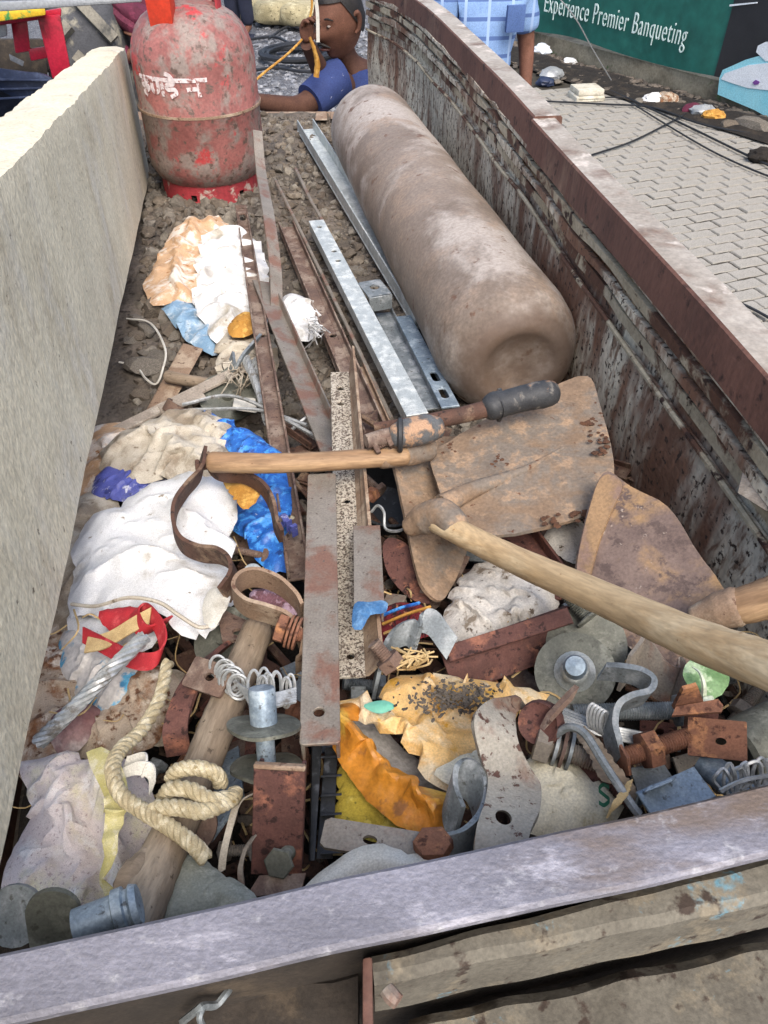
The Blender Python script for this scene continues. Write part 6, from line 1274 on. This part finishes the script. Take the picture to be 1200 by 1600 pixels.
def hand(t, w, d, n, m, k=1.0, curl=.5):
    """w wrist, d pointing direction, n back-of-hand normal"""
    d = V(d).normalized(); n = V(n); n = (n - d * n.dot(d)).normalized(); s = d.cross(n); o = []
    def H(a, b, c): return w + (d * a + s * b + n * c) * k
    J = {'p0': H(0, 0, 0), 'p1': H(.045, 0, .004), 'p2': H(.085, 0, 0)}
    o.append(skinmesh(J, [('p0', 'p1'), ('p1', 'p2')], {'p0': (.026 * k, .018 * k), 'p1': (.038 * k, .015 * k), 'p2': (.038 * k, .012 * k)}, 2))
    for i, (y, L) in enumerate(((-.03, .068), (-.01, .078), (.01, .072), (.029, .056))):
        c = curl * 1.2; p = [H(.075, y, 0)]; a = 0
        for q in range(3): a += c * .55; p.append(p[-1] + (d * math.cos(a) - n * math.sin(a)) * L / 3 * k)
        o.append(tube(p, [.0095 * k, .009 * k, .008 * k, .006 * k], 8, 3, round_end=True))
    o.append(tube([H(.02, -.03, -.004), H(.045, -.052, -.012), H(.075, -.055, -.026)], [.011 * k, .010 * k, .007 * k], 8, 4, round_end=True))
    return mk('hand', join(*o), m, t, smooth=80)
# man at the front of the trailer, reaching to the gas cylinder
J = dict(pelvis=V((.10, 3.72, -.28)), waist=V((.06, 3.66, -.12)), chest=PY(566, 150, 3.58), neck=PY(541, 98, 3.52), head=PY(531, 62, 3.47))
J.update(sl=PY(522, 128, 3.42), el=PY(470, 170, 3.30), wl=PY(398, 158, 3.18), hl=PY(378, 152, 3.12), sr=J['chest'] + V((.19, .10, .10)), er=J['chest'] + V((.26, .05, -.16)), wr=J['chest'] + V((.10, -.12, -.30)), hr=J['chest'] + V((.03, -.15, -.34)))
J.update(kl=V((.02, 3.6, -.62)), al=V((.0, 3.7, -1.04)), tl=V((-.03, 3.55, -1.07)), kr=V((.26, 3.62, -.62)), ar=V((.28, 3.8, -1.04)), tr=V((.28, 3.66, -1.07)))
RAD = dict(BR); RAD.update(chest=.13, sl=.058, el=.045, wl=.030, hl=.028, neck=.05, head=.05)
pm_ = body('person', 'man in dark blue dotted shirt bending behind the trailer, arm stretched left', J, RAD, BE, m_skind)
garment(pm_, 'shirt', J, RAD, BE, ['chest', 'waist', 'pelvis', 'sl', 'sr'], .016, m_blueshirt)
slv = J['sl'].lerp(J['el'], .72)
mk('sleeve', tube([J['sl'] + V((.03, .02, .01)), J['sl'], J['sl'].lerp(J['el'], .4), slv], [.075, .076, .070, .066], 20, 6, round_end=False), m_blueshirt, pm_)
mk('trousers', skinmesh({k: J[k] for k in ('pelvis', 'kl', 'al', 'kr', 'ar')}, [('pelvis', 'kl'), ('kl', 'al'), ('pelvis', 'kr'), ('kr', 'ar')], dict(pelvis=.15, kl=.085, al=.07, kr=.085, ar=.07)), m_grey, pm_, smooth=80)
head(pm_, PY(529, 32, 3.46), (-.62, -.72, -.14), m_skin, 1.1)
hand(pm_, J['wl'], J['hl'] - J['wl'], (0, -.2, 1), m_skind, .95)
hh = PY(480, 68, 3.30)
mk('raised_forearm', tube([PY(512, 150, 3.50), PY(500, 110, 3.42), hh], [.04, .036, .026], 14, 6), m_skind, pm_)
hand(pm_, hh, (.05, .0, 1), (-.6, .6, .1), m_skin, .8, .9)
rpe = thing('yellow_rope', PY(480, 60, 3.2), 'yellow rope held by the man, running down to the gas cylinder', 'rope')
mk('length', tube([PY(382, 142, 2.9), PY(410, 116, 3.0), PY(445, 88, 3.15), PY(468, 66, 3.28), PY(478, 50, 3.30), PY(487, 12, 3.3), PY(485, -20, 3.3)], .0042, 8, 8), m_ochcloth, rpe)
mk('hanging_tail', tube([PY(484, 58, 3.26), PY(492, 80, 3.26), PY(496, 100, 3.26), PY(494, 120, 3.26)], [.005, .008, .010, .011], 8, 6, jit=.1), m_ochcloth, rpe)
one('white_strap', strip([PY(492, -10, 3.2), PY(496, 20, 3.2), PY(497, 66, 3.2)], (.012, .0, 0), .003, 5), m_whitecloth, 'white strap hanging in front of the man in the dotted shirt', 'strap')
# standing man in a checked shirt, right
c0 = PY(757, 40, 4.35)
def standing(c, fx, lean=0, arms=None, yaw=0):
    """c = chest point; standing figure whose feet reach the ground"""
    h = c.z - GZ; q = h / 1.22; cs, sn = math.cos(yaw), math.sin(yaw)
    def Q(x, y, z): return V((c.x + (x * cs - y * sn) * q, c.y + (x * sn + y * cs) * q, GZ + z * q))
    J = dict(pelvis=Q(0, 0, .92), waist=Q(0, 0, 1.05), chest=Q(0, 0, 1.27), neck=Q(0, 0, 1.45), head=Q(0, -.01, 1.53), sl=Q(-.18, 0, 1.38), el=Q(-.24, .02, 1.10), wl=Q(-.24, -.06, .86), hl=Q(-.24, -.08, .78), sr=Q(.18, 0, 1.38), er=Q(.25, .03, 1.10), wr=Q(.24, -.05, .86), hr=Q(.24, -.07, .78),
             kl=Q(-.1, -.02, .5), al=Q(-.1, .02, .09), tl=Q(-.12, -.12, .04), kr=Q(.1, -.02, .5), ar=Q(.1, .02, .09), tr=Q(.12, -.12, .04))
    return J, q, Q
J, q_, Q = standing(c0, 0, yaw=.25)
pc_ = body('person', 'man in light blue checked shirt standing beyond the right side wall', J, {k: v * q_ for k, v in BR.items()}, BE, m_skin)
J['sl2'] = J['sl'].lerp(J['el'], .75); J['sr2'] = J['sr'].lerp(J['er'], .75)
J['nk'] = J['chest'].lerp(J['neck'], .62); BR2 = dict(BR, sl2=.055, sr2=.055, nk=.075)
garment(pc_, 'shirt', J, {k: v * q_ for k, v in BR2.items()}, BE + [('sl', 'sl2'), ('sr', 'sr2'), ('chest', 'nk')], ['chest', 'waist', 'pelvis', 'sl', 'sr', 'sl2', 'sr2', 'nk'], .03, m_check)
garment(pc_, 'trousers', J, {k: v * q_ for k, v in BR.items()}, BE, ['pelvis', 'kl', 'al', 'kr', 'ar'], .03, m_grey)
mk('pocket', hexa([Q(x, y, z) for y in (-.19, -.17) for x, z in ((.04, 1.22), (.13, 1.22), (.13, 1.33), (.04, 1.33))], .002), m_checkd, pc_)
head(pc_, Q(0, -.02, 1.60), (.2, -1, -.1), m_skin, q_)
hand(pc_, J['wl'], (0, -.1, -1), (-1, 0, 0), m_skin, q_); hand(pc_, J['wr'], (0, -.1, -1), (1, 0, 0), m_skin, q_)
# far figure by the sandbags
ft = P(383, 58, GZ); c1 = V((ft.x - .05, ft.y + .1, GZ + 1.25)); J, q_, Q = standing(c1, 0, yaw=-.5)
pf = body('person', 'person in navy trousers and sandals standing far behind the gas cylinder', J, {k: v * q_ for k, v in BR.items()}, BE, m_skin)
garment(pf, 'shirt', J, {k: v * q_ for k, v in BR.items()}, BE, ['chest', 'waist', 'pelvis', 'sl', 'sr'], .02, m_navy)
garment(pf, 'trousers', J, {k: v * q_ for k, v in BR.items()}, BE, ['pelvis', 'kl', 'al', 'kr', 'ar'], .035, m_navy)
head(pf, Q(0, -.02, 1.60), (.3, -1, 0), m_skin, q_)
for kk in ('al', 'ar'): mk('sandal', xf(bbox_((-.05, -.16, 0), (.05, .08, .025), .01), Matrix.Translation((J[kk].x, J[kk].y, GZ - .018))), m_navy, pf)
# person in maroon beside the tractor
c2 = PY(204, 40, 4.3); J, q_, Q = standing(c2, 0, yaw=.6)
J.update(er=Q(.26, -.12, 1.16), wr=Q(.02, -.26, 1.22), hr=Q(-.06, -.27, 1.25), el=Q(-.25, -.10, 1.14), wl=Q(-.05, -.25, 1.14), hl=Q(.03, -.27, 1.15))
pr = body('person', 'person in maroon clothes with folded arms behind the concrete slab', J, {k: v * q_ for k, v in BR.items()}, BE, m_skin)
J2 = dict(J); J2['wr'] = J['er'].lerp(J['wr'], .8); J2['wl'] = J['el'].lerp(J['wl'], .8)
garment(pr, 'tunic', J2, {k: v * q_ for k, v in BR.items()}, BE, ['chest', 'waist', 'pelvis', 'sl', 'sr', 'el', 'er', 'wl', 'wr'], .026, m_maroon)
mk('scarf', bunched([Q(-.16, -.05, 1.42), Q(-.10, -.19, 1.33), Q(.0, -.24, 1.24), Q(.10, -.22, 1.12), Q(.16, -.18, .98)], [.05, .06, .07, .06, .05], 24, 10, 4), m_maroon, pr)
garment(pr, 'trousers', J, {k: v * q_ for k, v in BR.items()}, BE, ['pelvis', 'kl', 'al', 'kr', 'ar'], .035, m_maroon)
head(pr, Q(0, -.02, 1.60), (-.3, -1, 0), m_skin, q_, tache=False)
hand(pr, J['wr'], J['hr'] - J['wr'], (0, -1, .2), m_skin, q_)
# ---------------------------------------------------------------- tractor (left, beyond the slab)
tw = PY(128, 60, 4.0); wc_ = V((tw.x, tw.y + .60, GZ + .83)); wr_ = .68
tc_ = thing('tractor', V((tw.x - .6, tw.y, GZ)), 'red tractor with lugged rear tyre and yellow green trim, upper left', 'tractor')
ty = mk('tyre', lathe(wc_ - V((.17, 0, 0)), (1, 0, 0), [(0, .45), (.0, .70), (.03, .775), (.08, .805), (.26, .805), (.31, .775), (.34, .70), (.34, .45)], 48), m_tyre, tc_)
mk('rim', lathe(wc_ - V((.10, 0, 0)), (1, 0, 0), [(0, 0), (.02, .15), (.0, .43), (.0, .46), (.2, .46), (.2, .43), (.12, .15), (.12, 0)], 36), m_yellow, ty)
lug = []
for k in range(22):
    for sg in (-1, 1):
        a0 = 2 * math.pi * (k + (.5 if sg > 0 else 0)) / 22; ps = []
        for i in range(5):
            t = i / 4; a = a0 + t * .20; x = sg * (.01 + .16 * t); r0 = .815 - .03 * t ** 3
            ps.append(wc_ + V((x, math.cos(a) * r0, math.sin(a) * r0)))
        lug.append(strip(ps, [(0.0, (ps[1] - wc_).y * 0 + .0, .0)] if False else (ps[-1] - ps[0]).cross((ps[0] - wc_)).normalized() * .045, .05, 2))
mk('lugs', join(*lug), m_mudlug, ty)
def tq(name, pts, y0, y1, m, b=.008): return mk(name, hexa([PY(a, c, y) for y in (y0, y1) for a, c in pts], b), m, tc_)
tq('fender_post', [(58, 26), (94, 22), (112, 114), (82, 124)], 3.25, 3.31, m_redp)
tq('fender_post', [(16, 28), (42, 26), (48, 80), (24, 84)], 3.35, 3.41, m_redp)
tq('cross_bar', [(44, 76), (84, 70), (88, 88), (48, 96)], 3.33, 3.38, m_redp)
tq('fender_top', [(-30, 34), (96, 12), (96, 26), (-30, 44)], 3.27, 3.5, m_redp)
tq('trim_panel', [(-30, 20), (70, 10), (72, 24), (-30, 38)], 3.18, 3.26, m_yellow)
tq('trim_panel_edge', [(-30, 14), (70, 8), (70, 12), (-30, 22)], 3.19, 3.25, m_redp)
tq('lamp', [(-6, 36), (10, 36), (12, 56), (-4, 60)], 3.30, 3.36, m_steelgrey)
tq('front_panel', [(-30, 112), (60, 112), (84, 120), (80, 190), (-30, 200)], 3.0, 3.4, m_navypaint, .02)
for k in range(3): tq('panel_rib', [(-30, 122 + k * 16), (78, 124 + k * 12), (78, 127 + k * 12), (-30, 126 + k * 16)], 2.975, 3.0, m_navypaint, .002)
tq('gearbox', [(-40, 60), (70, 60), (76, 118), (-40, 118)], 3.7, 4.1, m_dark, .02)
tq('pedal', [(14, 84), (38, 96), (36, 104), (16, 94)], 3.35, 3.38, m_steelgrey, .003)
mk('canopy_bar', hexa([PY(a, c, y) for y in (2.85, 2.90) for a, c in ((-60, 22), (222, 3), (222, -6), (-60, 4))], .006), m_steelgrey, tc_)
mk('canopy_post', tube([V((PY(-60, 12, 2.87).x - .05, 2.87, GZ + .3)), V((PY(-60, 12, 2.87).x - .05, 2.87, PY(-60, 12, 2.87).z))], .03, 10, 1), m_steelgrey, tc_)
# ---------------------------------------------------------------- things on the far ground
gs = []; rg = random.Random(21)
for k in range(4200):
    y = 3.6 + 8 * rg.random() ** 1.5; x = -2.4 + rg.random() * (2.9 + .1 * y) ; s_ = rg.uniform(.012, .034) * (1 + .05 * y)
    gs.append(xf(smv[k % 6], Matrix.Translation((x, y, GZ - .012)) @ Matrix.Rotation(rg.uniform(0, 6), 4, 'Z') @ Matrix.Diagonal((s_ * 1.4, s_, s_ * .7, 1))))
tag(mk('crushed_stone', join(*gs), mat('crushed_stone', C('#7d7f83'), C('#63656a'), 18, C('#96979a'), 24, .56, .08, rough=.8, bump=.4, bs=90), org=(0, 6, GZ), smooth=28), 'grey crushed stone covering the ground beyond the trailer', 'gravel', kind='stuff')
def gloop(c, r0, n_, turns, rr, seed, flat=.5):
    q = random.Random(seed); pts = []
    for i in range(int(n_ * turns)):
        a = 2 * math.pi * i / n_; r_ = r0 * (1 + .12 * math.sin(a * .37 + seed) + q.uniform(-.03, .03)); pts.append(c + V((math.cos(a) * r_, math.sin(a) * r_, rr + abs(.05 * math.sin(i * .11)))))
    return tube(pts, rr, 6, 3)
one('hose_coil', gloop(P(465, 92, GZ), .36, 14, 5, .022, 1), m_blackcab, 'coil of black hose lying on the crushed stone behind the man', 'hose')
for k, (pts, lb_) in enumerate((([(385, 62), (430, 58), (470, 72), (550, 66)], 'black cable behind the coil of hose on the stone'), ([(385, 112), (430, 106), (480, 112), (550, 104)], 'black cable in front of the hose coil on the stone'), ([(420, 60), (450, 42), (480, 48), (520, 60)], 'thin black cable arching by the sandbags'))):
    one('black_cable', tube([P(a, b, GZ + .03) for a, b in pts], .016, 6, 8), m_blackcab, lb_, 'cable')
bagv = []
for k, (px, py, dz, w, lb_) in enumerate(((405, 22, 0, .40, 'left sandbag of the pale stack behind the trailer'), (445, 30, 0, .42, 'middle sandbag of the pale stack behind the trailer'), (478, 34, 0, .34, 'right sandbag of the pale stack beside the man'), (425, 4, .24, .42, 'upper left sandbag on the pale stack'), (462, 10, .24, .42, 'upper right sandbag on the pale stack'))):
    c = P(px, py + 14, GZ); bm = bmesh.new(); bmesh.ops.create_uvsphere(bm, u_segments=24, v_segments=14, radius=1)
    for v in bm.verts:
        x, y, z = v.co; f_ = lambda t: math.copysign(abs(t) ** .6, t)
        v.co = V((f_(x) * w, f_(y) * .3, f_(z) * .13)) * (1 + .10 * noise.noise(v.co * 2.5 + V((k * 5, 0, 0)))) + c + V((0, .3, .13 + dz))
    one('sandbag', unbm(bm), m_sand, lb_, 'sandbag')
# pavement clutter along the plinth
K = 1.6
m_box = mat('white_plastic_box', C('#cfcabb'), C('#bfb9a8'), 6, C('#a8a18e'), 8, .58, .08, rough=.6, bump=.1)
bx = thing('plastic_box', P(922, 160, GZ), 'cream plastic box with ribs lying on the pavers', 'plastic box')
a_, b_ = P(900, 166, GZ), P(944, 164, GZ); Lx = (b_ - a_).length; Mx = frame(a_, b_)
mk('base', xf(bbox_((0, 0, .0), (Lx, .26, .075), .012), Mx), m_box, bx)
mk('lid', xf(bbox_((.012, .012, .077), (Lx - .012, .25, .125), .015, 2), Mx), m_box, bx)
for k in range(3): mk('rib', xf(bbox_((.02, -.006, .014 + k * .02), (Lx - .02, .0, .022 + k * .02), .002), Mx), m_box, bx)
for k, (pts, r_, lb_) in enumerate((([(850, 158), (950, 163), (1020, 168), (1100, 195), (1200, 212), (1300, 222)], .010, 'black cable running past the plastic box to the right edge'), ([(925, 242), (985, 222), (1040, 195), (1075, 176)], .010, 'black cable slanting up across the pavers'), ([(860, 90), (930, 130), (1000, 162), (1080, 200), (1200, 258), (1300, 300)], .011, 'thick black cable crossing diagonally from the rubble'), ([(985, 160), (1050, 200), (1120, 240), (1200, 275), (1300, 310)], .009, 'thin dark cable below the thick diagonal one'), ([(945, 152), (990, 152), (1040, 152), (1100, 160)], .008, 'black cable along the rubble strip'), ([(1160, 475), (1190, 490), (1240, 520)], .01, 'blue black cord end on the pavers at the right edge'))):
    one('black_cable', tube([P(a, b, GZ + .05) for a, b in pts], r_ * .8, 6, 8), m_blackcab, lb_, 'cable')
one('overhead_wire', tube([PY(868, -10, 5.5), PY(900, 30, 5.6), PY(925, 75, 5.8), PY(955, 125, 6.2)], .004, 5, 6), m_steelgrey, 'thin grey wire hanging in front of the green banner', 'wire')
rub = []; rg = random.Random(5); mats_ = []
for k in range(700):
    t = rg.random(); px = 800 + 420 * t; c = HP(-.6 + 6 * t, -.02 - .45 * rg.random() ** 1.6 * (1.6 - t), .0); s_ = rg.uniform(.012, .055)
    rub.append(xf(smv[k % 6], Matrix.Translation((c.x, c.y, GZ + .05)) @ Matrix.Rotation(rg.uniform(0, 6), 4, 'Z') @ Matrix.Rotation(rg.uniform(-.5, .5), 4, 'X') @ Matrix.Diagonal((s_ * 1.6, s_, s_ * .5, 1))))
tag(mk('rubble_strip', join(*rub), m_dirt, org=HP(1, -.2, 0), smooth=30), 'strip of dirt and rubble along the foot of the plinth', 'rubble', kind='stuff')
mound = []
mk_ = grid(-1, 1, -1, 1, 40, 10, lambda x, y: 0)
vv = []
for v in mk_[0]:
    a = -.9 + (v.x + 1) * 3.6; nn = -.32 + v.y * .30; vv.append(HP(a, nn, .045 + .05 * (1 - v.y ** 2) * (.5 + noise.noise(V((a * 3, nn * 6, 0)))) ))
tag(mk('dirt_mound', (vv, mk_[1]), m_dirtshade), 'low dark ridge of earth in front of the plinth', 'dirt', kind='stuff')
trash = [((826, 60), .11, m_sackw, 'white crumpled plastic nearest the man in the checked shirt', 1), ((848, 84), .10, m_pwhite, 'white plastic lid shape in the rubble under the banner', 2), ((862, 122), .10, m_steelgrey, 'grey blue plastic scrap in the rubble above the box', 3), ((852, 132), .07, m_navypaint, 'dark blue plastic scrap beside the grey blue one', 4),
         ((1020, 160), .08, m_sackw, 'pale bundle on the rubble strip right of the box', 5), ((1040, 160), .09, m_brownsack, 'pinkish bundle next to the pale one on the rubble', 6), ((1082, 176), .08, m_maroon, 'dark red packet on the rubble strip', 7), ((1096, 180), .09, m_steelgrey, 'grey bundle beside the dark red packet', 8), ((1112, 186), .08, m_ochcloth, 'yellow packet right of the grey bundle', 9), ((890, 100), .06, m_sackw, 'small white wrapper in the rubble left of the box', 10), ((1190, 250), .09, m_dirtshade, 'dark lump at the right edge of the pavers', 11)]
for (pt, r_, m, lb_, k) in trash:
    c = P(pt[0], pt[1], GZ + .04); bm = bmesh.new(); bmesh.ops.create_icosphere(bm, subdivisions=3, radius=1)
    for v in bm.verts:
        d, _ = noise.voronoi(v.co * 2.2 + V((k * 3.3, 0, 0))); v.co *= .65 + .5 * d[0]; v.co = V((v.co.x * r_ * 1.3, v.co.y * r_, v.co.z * r_ * .7)) + c + V((0, 0, r_ * .3))
    one('wrapper' if m in (m_sackw, m_pwhite, m_maroon, m_ochcloth) else 'bundle', unbm(bm), m, lb_, 'trash')
for k, (px, py, r_, lb_) in enumerate(((800, 70, .08, 'brown stone beside the checked shirt man under the banner end'), (838, 66, .07, 'stone under the left banner corner'), (1175, 200, .16, 'broken concrete lump by the plinth on the right'), (1140, 196, .09, 'stone left of the broken concrete lump'), (872, 128, .06, 'stone above the cream plastic box'), (1000, 158, .06, 'dark stone between box and pale bundle'))):
    p = P(px, py, GZ + .05); o = bpy.data.objects.new('stone', sm[k]); reg(o, p, None); o.scale = (r_ * 1.2, r_, r_ * .7); o.rotation_euler = (0, 0, k); tag(o, lb_, 'stone', 'stones along the plinth')
